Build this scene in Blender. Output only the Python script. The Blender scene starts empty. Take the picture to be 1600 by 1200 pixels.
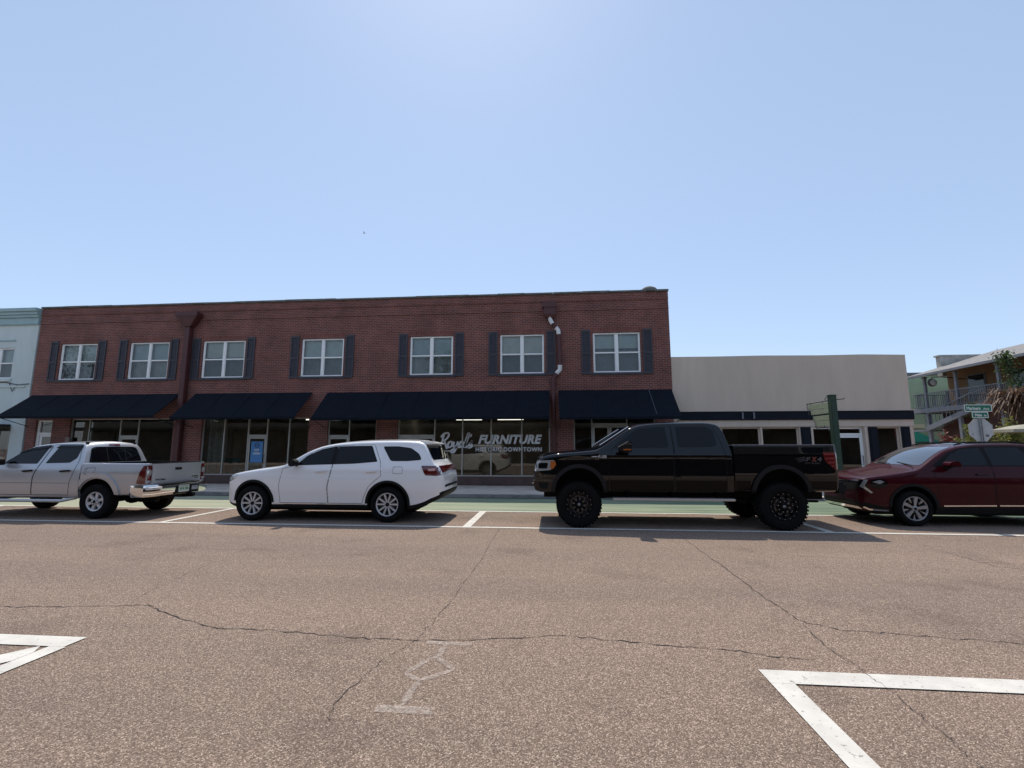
import bpy, bmesh, math, random
from math import sin, cos, pi, radians, sqrt
from mathutils import Vector, Matrix
from mathutils.bvhtree import BVHTree

random.seed(7)
scene = bpy.context.scene
COL = scene.collection

# ------------------------------------------------------------------ camera
cam_d = bpy.data.cameras.new("camera")
cam_d.sensor_width = 36.0
cam_d.lens = 16.2
cam_d.clip_start = 0.05
cam_d.clip_end = 3000.0
cam = bpy.data.objects.new("camera", cam_d)
COL.objects.link(cam)
cam.location = (0.0, 0.0, 1.62)
cam.rotation_euler = (radians(90 + 7.8), 0.0, radians(5.0))
scene.camera = cam

# ------------------------------------------------------------------ sky, sun, exposure
SUN = Vector((-0.13, 0.60, 1.0)).normalized()
SUN_EL = math.asin(SUN.z)
SUN_AZ = math.atan2(SUN.x, SUN.y)          # from +Y towards +X
world = bpy.data.worlds.new("World")
scene.world = world
world.use_nodes = True
wn = world.node_tree
wn.nodes.clear()
wout = wn.nodes.new("ShaderNodeOutputWorld")
wbg = wn.nodes.new("ShaderNodeBackground")
sky = wn.nodes.new("ShaderNodeTexSky")
sky.sky_type = 'NISHITA'
sky.sun_disc = False
sky.sun_elevation = SUN_EL
sky.sun_rotation = SUN_AZ
sky.altitude = 0.0
sky.air_density = 1.0
sky.dust_density = 0.3
sky.ozone_density = 1.3
wbg.inputs["Strength"].default_value = 0.125
hsv = wn.nodes.new("ShaderNodeHueSaturation")
hsv.inputs["Saturation"].default_value = 0.86
hsv.inputs["Hue"].default_value = 0.495
haze_mix = wn.nodes.new("ShaderNodeMix"); haze_mix.data_type = 'RGBA'      # an even veil of summer haze over the clear sky
haze_mix.inputs[0].default_value = 0.55
haze_mix.inputs[7].default_value = (2.82, 3.70, 5.40, 1)
wn.links.new(sky.outputs[0], hsv.inputs["Color"])
wn.links.new(hsv.outputs[0], haze_mix.inputs[6])
wn.links.new(haze_mix.outputs[2], wbg.inputs["Color"])
wn.links.new(wbg.outputs[0], wout.inputs["Surface"])

sun_d = bpy.data.lights.new("sun", 'SUN')
sun_d.energy = 3.0
sun_d.angle = radians(0.53)
sun_d.color = (1.0, 0.915, 0.79)
sun_o = bpy.data.objects.new("sun", sun_d)
COL.objects.link(sun_o)
sun_o.location = (-10, 40, 70)
sun_o.rotation_euler = (-SUN).to_track_quat('-Z', 'Y').to_euler()

scene.view_settings.view_transform = 'Standard'
scene.view_settings.look = 'None'
scene.view_settings.exposure = 0.4
scene.view_settings.gamma = 1.0
scene.render.engine = 'CYCLES'
scene.cycles.max_bounces = 8
scene.cycles.transparent_max_bounces = 16

# ------------------------------------------------------------------ materials
MATS = {}
def mat(name, col, rough=0.6, metal=0.0, spec=0.5, var=0.0, vscale=3.0, bump=0.0, bscale=60.0,
        coat=0.0, vmap=None, emit=None, estr=0.0, sheen=0.0, var2=None):
    if name in MATS: return MATS[name]
    m = bpy.data.materials.new(name); m.use_nodes = True
    nt = m.node_tree; b = nt.nodes["Principled BSDF"]
    b.inputs["Base Color"].default_value = (*col, 1)
    b.inputs["Roughness"].default_value = rough
    b.inputs["Metallic"].default_value = metal
    b.inputs["Specular IOR Level"].default_value = spec
    b.inputs["Coat Weight"].default_value = coat
    b.inputs["Coat Roughness"].default_value = 0.03
    if emit:
        b.inputs["Emission Color"].default_value = (*emit, 1)
        b.inputs["Emission Strength"].default_value = estr
    if var > 0 or bump > 0:
        tc = nt.nodes.new("ShaderNodeTexCoord")
    if var > 0:
        n = nt.nodes.new("ShaderNodeTexNoise"); n.inputs["Scale"].default_value = vscale
        n.inputs["Detail"].default_value = 8; n.inputs["Roughness"].default_value = 0.65
        if vmap:
            mp = nt.nodes.new("ShaderNodeMapping"); mp.inputs["Scale"].default_value = vmap
            nt.links.new(tc.outputs["Object"], mp.inputs[0]); nt.links.new(mp.outputs[0], n.inputs["Vector"])
        else: nt.links.new(tc.outputs["Object"], n.inputs["Vector"])
        r = nt.nodes.new("ShaderNodeValToRGB")
        c2 = var2 if var2 else tuple(c*(1-var) for c in col)
        r.color_ramp.elements[0].color = (*c2, 1); r.color_ramp.elements[0].position = 0.32
        r.color_ramp.elements[1].color = (*[min(1, c*(1+var*0.6)) for c in col], 1); r.color_ramp.elements[1].position = 0.7
        nt.links.new(n.outputs["Fac"], r.inputs["Fac"])
        nt.links.new(r.outputs["Color"], b.inputs["Base Color"])
    if bump > 0:
        n2 = nt.nodes.new("ShaderNodeTexNoise"); n2.inputs["Scale"].default_value = bscale
        n2.inputs["Detail"].default_value = 4
        nt.links.new(tc.outputs["Object"], n2.inputs["Vector"])
        bp = nt.nodes.new("ShaderNodeBump"); bp.inputs["Strength"].default_value = bump
        bp.inputs["Distance"].default_value = 0.02
        nt.links.new(n2.outputs["Fac"], bp.inputs["Height"])
        nt.links.new(bp.outputs["Normal"], b.inputs["Normal"])
    MATS[name] = m
    return m

def glass_mat(name, tint=(0.55, 0.6, 0.58), ior=1.5, boost=1.0, rough=0.0):
    if name in MATS: return MATS[name]
    m = bpy.data.materials.new(name); m.use_nodes = True
    nt = m.node_tree; nt.nodes.clear()
    o = nt.nodes.new("ShaderNodeOutputMaterial"); mx = nt.nodes.new("ShaderNodeMixShader")
    t = nt.nodes.new("ShaderNodeBsdfTransparent"); t.inputs["Color"].default_value = (*tint, 1)
    g = nt.nodes.new("ShaderNodeBsdfGlossy"); g.inputs["Roughness"].default_value = rough
    f = nt.nodes.new("ShaderNodeFresnel"); f.inputs["IOR"].default_value = ior
    mm = nt.nodes.new("ShaderNodeMath"); mm.operation = 'MULTIPLY'; mm.inputs[1].default_value = boost; mm.use_clamp = True
    nt.links.new(f.outputs[0], mm.inputs[0]); nt.links.new(mm.outputs[0], mx.inputs[0])
    nt.links.new(t.outputs[0], mx.inputs[1]); nt.links.new(g.outputs[0], mx.inputs[2])
    nt.links.new(mx.outputs[0], o.inputs[0])
    MATS[name] = m
    return m

def brick_mat(name, c1, c2, mortar, bw=0.215, rh=0.0745, ms=0.011):
    m = bpy.data.materials.new(name); m.use_nodes = True
    nt = m.node_tree; b = nt.nodes["Principled BSDF"]; b.inputs["Roughness"].default_value = 0.85
    L = nt.links.new
    tc = nt.nodes.new("ShaderNodeTexCoord"); sp = nt.nodes.new("ShaderNodeSeparateXYZ")
    L(tc.outputs["Object"], sp.inputs[0])
    ad = nt.nodes.new("ShaderNodeMath"); ad.operation = 'ADD'; L(sp.outputs[0], ad.inputs[0]); L(sp.outputs[1], ad.inputs[1])
    cb = nt.nodes.new("ShaderNodeCombineXYZ"); L(ad.outputs[0], cb.inputs[0]); L(sp.outputs[2], cb.inputs[1])
    br = nt.nodes.new("ShaderNodeTexBrick"); L(cb.outputs[0], br.inputs["Vector"])
    br.inputs["Color1"].default_value = (*c1, 1); br.inputs["Color2"].default_value = (*c2, 1)
    br.inputs["Mortar"].default_value = (*mortar, 1); br.inputs["Scale"].default_value = 1.0
    br.inputs["Brick Width"].default_value = bw; br.inputs["Row Height"].default_value = rh
    br.inputs["Mortar Size"].default_value = ms; br.inputs["Bias"].default_value = -0.1
    n = nt.nodes.new("ShaderNodeTexNoise"); n.inputs["Scale"].default_value = 0.9; n.inputs["Detail"].default_value = 9
    n.inputs["Roughness"].default_value = 0.7
    L(tc.outputs["Object"], n.inputs["Vector"])
    r = nt.nodes.new("ShaderNodeMapRange"); r.inputs[1].default_value = 0.3; r.inputs[2].default_value = 0.7
    r.inputs[3].default_value = 0.66; r.inputs[4].default_value = 1.28
    L(n.outputs["Fac"], r.inputs[0])
    mx = nt.nodes.new("ShaderNodeMix"); mx.data_type = 'RGBA'; mx.blend_type = 'MULTIPLY'; mx.inputs[0].default_value = 1
    L(br.outputs["Color"], mx.inputs[6]); L(r.outputs[0], mx.inputs[7])
    L(mx.outputs[2], b.inputs["Base Color"])
    bp = nt.nodes.new("ShaderNodeBump"); bp.inputs["Strength"].default_value = 0.7; bp.inputs["Distance"].default_value = 0.008
    bp.invert = True
    L(br.outputs["Fac"], bp.inputs["Height"]); L(bp.outputs["Normal"], b.inputs["Normal"])
    MATS[name] = m
    return m

def asphalt_mat():
    m = bpy.data.materials.new("asphalt"); m.use_nodes = True
    nt = m.node_tree; b = nt.nodes["Principled BSDF"]; b.inputs["Roughness"].default_value = 0.88
    b.inputs["Specular IOR Level"].default_value = 0.3
    L = nt.links.new
    tc = nt.nodes.new("ShaderNodeTexCoord")
    v = nt.nodes.new("ShaderNodeTexVoronoi"); v.inputs["Scale"].default_value = 160; L(tc.outputs["Object"], v.inputs["Vector"])
    v.voronoi_dimensions = '2D'
    sp = nt.nodes.new("ShaderNodeSeparateColor"); L(v.outputs["Color"], sp.inputs[0])
    r = nt.nodes.new("ShaderNodeValToRGB"); cr = r.color_ramp
    cr.elements[0].position = 0.0; cr.elements[0].color = (0.115, 0.085, 0.066, 1)
    cr.elements[1].position = 1.0; cr.elements[1].color = (0.62, 0.51, 0.41, 1)
    for p, c in ((0.22, (0.162, 0.119, 0.093)), (0.6, (0.248, 0.184, 0.145)), (0.84, (0.335, 0.255, 0.204)), (0.94, (0.50, 0.40, 0.325))):
        e = cr.elements.new(p); e.color = (*c, 1)
    L(sp.outputs[0], r.inputs["Fac"])
    # finer grit between the stones
    n1 = nt.nodes.new("ShaderNodeTexNoise"); n1.inputs["Scale"].default_value = 220; n1.inputs["Detail"].default_value = 2
    L(tc.outputs["Object"], n1.inputs["Vector"])
    # large stains, worn wheel tracks
    n2 = nt.nodes.new("ShaderNodeTexNoise"); n2.inputs["Scale"].default_value = 0.35; n2.inputs["Detail"].default_value = 10
    n2.inputs["Roughness"].default_value = 0.6
    mp = nt.nodes.new("ShaderNodeMapping"); mp.inputs["Scale"].default_value = (0.13, 1.1, 1)
    L(tc.outputs["Object"], mp.inputs[0]); L(mp.outputs[0], n2.inputs["Vector"])
    r2 = nt.nodes.new("ShaderNodeValToRGB")
    r2.color_ramp.elements[0].position = 0.3; r2.color_ramp.elements[0].color = (0.75, 0.74, 0.73, 1)
    r2.color_ramp.elements[1].position = 0.72; r2.color_ramp.elements[1].color = (1.17, 1.10, 1.05, 1)
    L(n2.outputs["Fac"], r2.inputs["Fac"])
    r1 = nt.nodes.new("ShaderNodeMapRange"); r1.inputs[1].default_value = 0.3; r1.inputs[2].default_value = 0.7
    r1.inputs[3].default_value = 0.78; r1.inputs[4].default_value = 1.22
    L(n1.outputs["Fac"], r1.inputs[0])
    m1 = nt.nodes.new("ShaderNodeMix"); m1.data_type = 'RGBA'; m1.blend_type = 'MULTIPLY'; m1.inputs[0].default_value = 1
    L(r.outputs["Color"], m1.inputs[6]); L(r2.outputs["Color"], m1.inputs[7])
    m2 = nt.nodes.new("ShaderNodeMix"); m2.data_type = 'RGBA'; m2.blend_type = 'MULTIPLY'; m2.inputs[0].default_value = 1
    L(m1.outputs[2], m2.inputs[6]); L(r1.outputs[0], m2.inputs[7])
    n3 = nt.nodes.new("ShaderNodeTexNoise"); n3.inputs["Scale"].default_value = 0.9; n3.inputs["Detail"].default_value = 6
    L(tc.outputs["Object"], n3.inputs["Vector"])
    r3 = nt.nodes.new("ShaderNodeMapRange"); r3.inputs[1].default_value = 0.56; r3.inputs[2].default_value = 0.74
    r3.inputs[3].default_value = 1.0; r3.inputs[4].default_value = 0.72
    L(n3.outputs["Fac"], r3.inputs[0])
    m3 = nt.nodes.new("ShaderNodeMix"); m3.data_type = 'RGBA'; m3.blend_type = 'MULTIPLY'; m3.inputs[0].default_value = 1
    L(m2.outputs[2], m3.inputs[6]); L(r3.outputs[0], m3.inputs[7])
    L(m3.outputs[2], b.inputs["Base Color"])
    bp = nt.nodes.new("ShaderNodeBump"); bp.inputs["Strength"].default_value = 0.55; bp.inputs["Distance"].default_value = 0.004
    bp.invert = True
    L(v.outputs["Distance"], bp.inputs["Height"]); L(bp.outputs["Normal"], b.inputs["Normal"])
    MATS["asphalt"] = m
    return m

def paint_line_mat(name, col, wear=0.42, alpha_mul=1.0, scale=26.0, soft=0.06):
    """road paint that has worn through to the asphalt in places"""
    m = bpy.data.materials.new(name); m.use_nodes = True
    nt = m.node_tree; b = nt.nodes["Principled BSDF"]; L = nt.links.new
    b.inputs["Roughness"].default_value = 0.75
    tc = nt.nodes.new("ShaderNodeTexCoord")
    n = nt.nodes.new("ShaderNodeTexNoise"); n.inputs["Scale"].default_value = scale; n.inputs["Detail"].default_value = 10
    n.inputs["Roughness"].default_value = 0.75
    L(tc.outputs["Object"], n.inputs["Vector"])
    r = nt.nodes.new("ShaderNodeMapRange"); r.inputs[1].default_value = wear - soft; r.inputs[2].default_value = wear + soft
    r.inputs[3].default_value = 0.0; r.inputs[4].default_value = alpha_mul
    L(n.outputs["Fac"], r.inputs[0]); L(r.outputs[0], b.inputs["Alpha"])
    n2 = nt.nodes.new("ShaderNodeTexNoise"); n2.inputs["Scale"].default_value = 5; n2.inputs["Detail"].default_value = 8
    L(tc.outputs["Object"], n2.inputs["Vector"])
    r2 = nt.nodes.new("ShaderNodeValToRGB")
    r2.color_ramp.elements[0].position = 0.3; r2.color_ramp.elements[0].color = (*[c*0.8 for c in col], 1)
    r2.color_ramp.elements[1].position = 0.65; r2.color_ramp.elements[1].color = (*col, 1)
    L(n2.outputs["Fac"], r2.inputs["Fac"]); L(r2.outputs["Color"], b.inputs["Base Color"])
    MATS[name] = m
    return m

def lane_mat():
    m = bpy.data.materials.new("green_lane_paint"); m.use_nodes = True
    nt = m.node_tree; b = nt.nodes["Principled BSDF"]; L = nt.links.new
    b.inputs["Roughness"].default_value = 0.85
    tc = nt.nodes.new("ShaderNodeTexCoord"); sp = nt.nodes.new("ShaderNodeSeparateXYZ"); L(tc.outputs["Object"], sp.inputs[0])
    n = nt.nodes.new("ShaderNodeTexNoise"); n.inputs["Scale"].default_value = 1.3; n.inputs["Detail"].default_value = 10
    mp = nt.nodes.new("ShaderNodeMapping"); mp.inputs["Scale"].default_value = (0.25, 2.2, 1)
    L(tc.outputs["Object"], mp.inputs[0]); L(mp.outputs[0], n.inputs["Vector"])
    # the paint is fresher towards the corner at the right
    wx = nt.nodes.new("ShaderNodeMapRange"); wx.inputs[1].default_value = -12; wx.inputs[2].default_value = 7
    wx.inputs[3].default_value = -0.22; wx.inputs[4].default_value = 0.28
    L(sp.outputs[0], wx.inputs[0])
    ad = nt.nodes.new("ShaderNodeMath"); L(n.outputs["Fac"], ad.inputs[0]); L(wx.outputs[0], ad.inputs[1])
    r = nt.nodes.new("ShaderNodeValToRGB")
    r.color_ramp.elements[0].position = 0.25; r.color_ramp.elements[0].color = (0.345, 0.35, 0.245, 1)
    r.color_ramp.elements[1].position = 0.85; r.color_ramp.elements[1].color = (0.095, 0.15, 0.090, 1)
    e = r.color_ramp.elements.new(0.55); e.color = (0.235, 0.275, 0.18, 1)
    L(ad.outputs[0], r.inputs["Fac"]); L(r.outputs["Color"], b.inputs["Base Color"])
    MATS["green_lane_paint"] = m
    return m

def carpaint(name, col, metal=0.0, rough=0.35, coat=1.0, spec=0.5):
    m = mat(name, col, rough=rough, metal=metal, coat=coat, spec=spec)
    nt = m.node_tree; b = nt.nodes["Principled BSDF"]; L = nt.links.new
    b.inputs["Coat Roughness"].default_value = 0.035
    # a thin film of road dust breaks up the clear coat
    tc = nt.nodes.new("ShaderNodeTexCoord"); n = nt.nodes.new("ShaderNodeTexNoise")
    n.inputs["Scale"].default_value = 2.5; n.inputs["Detail"].default_value = 9; L(tc.outputs["Object"], n.inputs["Vector"])
    r = nt.nodes.new("ShaderNodeMapRange"); r.inputs[1].default_value = 0.35; r.inputs[2].default_value = 0.75
    r.inputs[3].default_value = rough; r.inputs[4].default_value = min(1, rough + 0.14)
    L(n.outputs["Fac"], r.inputs[0]); L(r.outputs[0], b.inputs["Roughness"])
    return m

def leaf_mat(name, c1, c2):
    m = bpy.data.materials.new(name); m.use_nodes = True
    nt = m.node_tree; b = nt.nodes["Principled BSDF"]; L = nt.links.new
    b.inputs["Roughness"].default_value = 0.55
    g = nt.nodes.new("ShaderNodeNewGeometry"); r = nt.nodes.new("ShaderNodeValToRGB")
    r.color_ramp.elements[0].color = (*c1, 1); r.color_ramp.elements[1].color = (*c2, 1)
    L(g.outputs["Random Per Island"], r.inputs["Fac"]); L(r.outputs["Color"], b.inputs["Base Color"])
    tr = nt.nodes.new("ShaderNodeBsdfTranslucent"); L(r.outputs["Color"], tr.inputs["Color"])
    mx = nt.nodes.new("ShaderNodeMixShader"); mx.inputs[0].default_value = 0.35
    o = nt.nodes["Material Output"]
    L(b.outputs[0], mx.inputs[1]); L(tr.outputs[0], mx.inputs[2]); L(mx.outputs[0], o.inputs[0])
    MATS[name] = m
    return m

M_ASPH = asphalt_mat()
M_LINE = paint_line_mat("white_road_paint", (0.70, 0.665, 0.60), wear=0.36)
M_GHOST = paint_line_mat("ghost_of_removed_paint", (0.66, 0.58, 0.51), wear=0.53, alpha_mul=0.62, scale=30, soft=0.16)
M_LANE = lane_mat()
M_CRACK = mat("crack_filler", (0.025, 0.02, 0.018), 0.9)
M_CONC = mat("concrete", (0.60, 0.505, 0.425), 0.9, var=0.25, vscale=2.0, bump=0.2, bscale=80)
M_KERB = mat("kerb_concrete", (0.26, 0.25, 0.235), 0.9, var=0.35, vscale=3.0)
M_GUT = mat("gutter", (0.07, 0.075, 0.07), 0.9, var=0.4, vscale=4)
M_BRICK = brick_mat("red_brick", (0.20, 0.056, 0.043), (0.118, 0.037, 0.033), (0.255, 0.15, 0.125))
M_BRICK2 = brick_mat("brick_soldier", (0.22, 0.062, 0.046), (0.14, 0.042, 0.036), (0.20, 0.105, 0.085), bw=0.0745, rh=0.30)
M_COPE = mat("coping_stone", (0.16, 0.155, 0.145), 0.9, var=0.4, vscale=3)
M_SHUT = mat("shutter_paint", (0.050, 0.046, 0.056), 0.6, var=0.2, vscale=6)
M_WHITE = mat("white_window_vinyl", (0.90, 0.89, 0.87), 0.45, var=0.06, vscale=2)
M_ALU = mat("anodised_frame", (0.42, 0.41, 0.38), 0.45, metal=0.35, var=0.1, vscale=5)
M_AWN = mat("navy_awning_canvas", (0.0055, 0.0085, 0.0155), 0.9, spec=0.2, var=0.3, vscale=2.5, bump=0.15, bscale=14)
M_PIPE = mat("maroon_downspout_paint", (0.082, 0.022, 0.021), 0.5, var=0.2, vscale=4)
M_ELBOW = mat("white_pvc", (0.75, 0.74, 0.72), 0.4, var=0.08, vscale=6)
M_BLACKMET = mat("black_metal", (0.012, 0.012, 0.013), 0.5)
M_SHOPGLASS = glass_mat("shop_glass", (0.76, 0.77, 0.73), 1.52, 1.9)
M_UPGLASS = glass_mat("upper_window_glass", (0.86, 0.92, 0.92), 1.52, 1.7)
M_ROOM = mat("dark_room", (0.40, 0.36, 0.30), 0.9, var=0.35, vscale=0.8)
M_ROOMF = mat("room_floor", (0.05, 0.045, 0.04), 0.7, var=0.3, vscale=1.0)
M_TUBE = mat("fluorescent_tube", (0.8, 0.8, 0.78), 0.5, emit=(1, 0.97, 0.9), estr=1.5)
M_CURT = mat("pale_curtain", (0.30, 0.31, 0.29), 0.9, var=0.3, vscale=6)
M_BLIND = mat("window_blind", (0.60, 0.66, 0.63), 0.8, var=0.12, vscale=3)
M_BLINDD = mat("window_drape", (0.19, 0.21, 0.215), 0.9, var=0.3, vscale=1.5)
M_LETTER = mat("white_vinyl_lettering", (0.70, 0.68, 0.68), 0.6)
M_TAN = mat("taupe_stucco", (0.63, 0.51, 0.415), 0.92, var=0.08, vscale=1.6, vmap=(1,1,.22), bump=0.25, bscale=90)
M_TANL = mat("taupe_trim", (0.62, 0.505, 0.42), 0.85, var=0.1, vscale=2)
M_NAVY = mat("navy_panel_paint", (0.007, 0.010, 0.019), 0.7, spec=.2, var=0.2, vscale=3)
M_TEAL = mat("pale_blue_stucco", (0.60, 0.66, 0.645), 0.9, var=0.10, vscale=1.5, vmap=(1,1,.25), bump=0.2, bscale=70)
M_TEALC = mat("teal_cornice_paint", (0.35, 0.48, 0.485), 0.8, var=0.1, vscale=2)

# ------------------------------------------------------------------ mesh building
ORG = {}
class MB:
    def __init__(s): s.v = []; s.f = []; s.m = []
    def add(s, vs, fs, mi=0):
        k = len(s.v); s.v += [tuple(p) for p in vs]
        for f in fs: s.f.append([k + i for i in f]); s.m.append(mi)
    def box(s, x0, x1, y0, y1, z0, z1, mi=0):
        if x0 > x1: x0, x1 = x1, x0
        if y0 > y1: y0, y1 = y1, y0
        if z0 > z1: z0, z1 = z1, z0
        s.add([(x0,y0,z0),(x1,y0,z0),(x1,y1,z0),(x0,y1,z0),(x0,y0,z1),(x1,y0,z1),(x1,y1,z1),(x0,y1,z1)],
              [(3,2,1,0),(4,5,6,7),(0,1,5,4),(1,2,6,5),(2,3,7,6),(3,0,4,7)], mi)
    def bar(s, a, b, w, h, mi=0, up=(0,0,1)):
        a = Vector(a); b = Vector(b); d = (b-a).normalized(); u = Vector(up)
        if abs(d.dot(u)) > 0.98: u = Vector((0,1,0))
        r = d.cross(u).normalized(); u = r.cross(d).normalized()
        vs = []
        for p in (a, b):
            for sx, sy in ((-1,-1),(1,-1),(1,1),(-1,1)): vs.append(p + r*(w/2*sx) + u*(h/2*sy))
        s.add(vs, [(3,2,1,0),(4,5,6,7),(0,1,5,4),(1,2,6,5),(2,3,7,6),(3,0,4,7)], mi)
    def tube(s, pts, r, seg=10, mi=0, cap=True):
        pts = [Vector(p) for p in pts]; n = len(pts)
        rs = r if isinstance(r, (list, tuple)) else [r]*n
        vs = []; prev = None
        for i, p in enumerate(pts):
            d = (pts[min(i+1, n-1)] - pts[max(i-1, 0)]).normalized()
            if prev is None:
                u = Vector((0,0,1)) if abs(d.z) < 0.9 else Vector((0,1,0))
                u = (u - d*u.dot(d)).normalized()
            else:
                u = (prev - d*prev.dot(d)).normalized()
            prev = u; w = d.cross(u)
            for k in range(seg):
                a = 2*pi*k/seg; vs.append(p + (u*cos(a) + w*sin(a))*rs[i])
        fs = []
        for i in range(n-1):
            for k in range(seg):
                k2 = (k+1) % seg; fs.append((i*seg+k, i*seg+k2, (i+1)*seg+k2, (i+1)*seg+k))
        if cap:
            fs.append(tuple(reversed(range(seg)))); fs.append(tuple(range((n-1)*seg, n*seg)))
        s.add(vs, fs, mi)
    def prism(s, poly, axis, a0, a1, mi=0):
        """poly: 2-D outline; axis 'x': (y,z), 'y': (x,z), 'z': (x,y)"""
        def P(u, v, a): return (a,u,v) if axis == 'x' else (u,a,v) if axis == 'y' else (u,v,a)
        n = len(poly)
        vs = [P(u, v, a0) for u, v in poly] + [P(u, v, a1) for u, v in poly]
        fs = [tuple(range(n)), tuple(range(2*n-1, n-1, -1))]
        for i in range(n):
            j = (i+1) % n; fs.append((i, n+i, n+j, j))
        s.add(vs, fs, mi)
    def lathe(s, prof, c, axis='y', seg=36, mi=0, close=True, sgn=1):
        """prof: list of (radius, along-axis); c: centre"""
        vs = []; n = len(prof)
        for k in range(seg):
            a = 2*pi*k/seg
            for r, t in prof:
                if axis == 'y': vs.append((c[0] + r*cos(a), c[1] + t*sgn, c[2] + r*sin(a)))
                elif axis == 'z': vs.append((c[0] + r*cos(a), c[1] + r*sin(a), c[2] + t))
                else: vs.append((c[0] + t, c[1] + r*cos(a), c[2] + r*sin(a)))
        fs = []
        for k in range(seg):
            k2 = (k+1) % seg
            for i in range(n-1): fs.append((k*n+i, k*n+i+1, k2*n+i+1, k2*n+i))
        s.add(vs, fs, mi)
    def build(s, name, mats, parent=None, smooth=None, bevel=0.0, recalc=True):
        if not isinstance(mats, (list, tuple)): mats = [mats]
        o3 = Vector((0,0,0))
        if parent is not None: o3 = ORG.get(parent.name, o3)
        me = bpy.data.meshes.new(name)
        me.from_pydata([tuple(Vector(p) - o3) for p in s.v], [], s.f)
        for m in mats: me.materials.append(m)
        for p, mi in zip(me.polygons, s.m): p.material_index = mi
        if recalc or bevel > 0:
            bm = bmesh.new(); bm.from_mesh(me)
            if bevel > 0:
                bmesh.ops.remove_doubles(bm, verts=bm.verts, dist=1e-5)
                es = [e for e in bm.edges if len(e.link_faces) == 2 and e.calc_face_angle(0) > 0.6]
                bmesh.ops.bevel(bm, geom=es, offset=bevel, segments=2, affect='EDGES', clamp_overlap=True)
            if recalc: bmesh.ops.recalc_face_normals(bm, faces=bm.faces)
            bm.to_mesh(me); bm.free()
        if smooth is not None:
            me.polygons.foreach_set("use_smooth", [True]*len(me.polygons))
            me.set_sharp_from_angle(angle=radians(smooth))
        o = bpy.data.objects.new(name, me); COL.objects.link(o)
        if parent is not None:
            o.parent = parent
            ORG[o.name] = o3
        return o

def tag(o, label=None, cat=None, group=None, kind=None):
    if label: o["label"] = label
    if cat: o["category"] = cat
    if group: o["group"] = group
    if kind: o["kind"] = kind
    return o
def thing(name, label, cat, loc=(0,0,0), group=None):
    o = bpy.data.objects.new(name, None); COL.objects.link(o); o.location = loc
    o.empty_display_size = 0.3
    ORG[o.name] = Vector(loc)
    return tag(o, label, cat, group)
def struct(mb, name, m, **k):
    o = mb.build(name, m, **k); o["kind"] = "structure"; return o
def dup(o, loc=None, parent=None):
    c = o.copy(); COL.objects.link(c)
    if parent is not None: c.parent = parent
    if loc is not None: c.location = loc
    for ch in list(o.children): dup(ch, None, c)
    return c
def text_mb(body, size, shear=0.0, offset=0.0, extrude=0.002, spacing=1.0, xscale=1.0):
    """returns (verts, faces, width) of flat lettering in its own x,y plane"""
    cu = bpy.data.curves.new("lettering", 'FONT'); cu.body = body; cu.size = size; cu.shear = shear
    cu.offset = offset; cu.extrude = extrude; cu.space_character = spacing; cu.resolution_u = 3
    ob = bpy.data.objects.new("lettering", cu); COL.objects.link(ob)
    dg = bpy.context.evaluated_depsgraph_get()
    me = bpy.data.meshes.new_from_object(ob.evaluated_get(dg))
    vs = [(v.co.x*xscale, v.co.y, v.co.z) for v in me.vertices]; fs = [tuple(p.vertices) for p in me.polygons]
    bpy.data.objects.remove(ob); bpy.data.curves.remove(cu); bpy.data.meshes.remove(me)
    xs = [v[0] for v in vs]
    return vs, fs, min(xs), max(xs)
def text_on(mb, body, x0, x1, y, z, size, shear=0.0, offset=0.0, spacing=1.0, mi=0, plane='y', extrude=0.002):
    """lettering facing -Y (plane 'y'), fitted between x0 and x1, base line at z"""
    vs, fs, a, b = text_mb(body, size, shear, offset, extrude, spacing)
    k = (x1-x0)/(b-a)
    if plane == 'y': out = [(x0+(v[0]-a)*k, y - v[2], z + v[1]) for v in vs]
    elif plane == 'x': out = [(y + v[2], x0+(v[0]-a)*k, z + v[1]) for v in vs]
    mb.add(out, fs, mi)

# ================================================================== GROUND, ROAD MARKINGS
def sheet(name, rects, z, m):
    mb = MB()
    for x0, x1, y0, y1 in rects: mb.add([(x0,y0,z),(x1,y0,z),(x1,y1,z),(x0,y1,z)], [(0,1,2,3)])
    return struct(mb, name, m, recalc=False)

sheet("road", [(-400, 400, -400, 900)], 0.0, M_ASPH)
sheet("cycle_lane", [(-60, 14.6, 11.97, 14.86)], 0.004, M_LANE)
sheet("gutter", [(-60, 14.6, 14.864, 15.11)], 0.004, M_GUT)
YN0, YN1, YF0, YF1 = 9.52, 9.64, 11.85, 11.97
rects = [(-60, 60, YN0, YN1), (-60, 14.6, YF0, YF1-0.003)]
for x0, x1 in ((-15.3, -15.15), (-8.55, -8.42), (-1.86, -1.69), (5.21, 5.37), (12.2, 12.35)):
    rects.append((x0, x1, YN1+0.002, YF0-0.002))
sheet("parking_line", rects, 0.008, M_LINE)
sheet("near_parking_line", [(1.48, 60, 3.575, 3.77), (1.48, 1.64, -2.4, 3.573), (-60, -3.99, 3.68, 3.87), (-4.12, -3.97, -2.4, 3.678)], 0.008, M_LINE)
mb = MB()
mb.add([(-4.20,3.678,0.008),(-4.125,3.57,0.008),(-4.125,3.42,0.008),(-6.6,0.30,0.008),(-6.7,0.39,0.008)], [(0,4,3,2,1)])
for x0, x1, y0 in ((-60, -4.125, -2.5),):
    mb.add([(x0,y0,.008),(x1,y0,.008),(x1,y0+.15,.008),(x0,y0+.15,.008)], [(0,1,2,3)])
struct(mb, "hatch_line", M_LINE, recalc=False)

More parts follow.
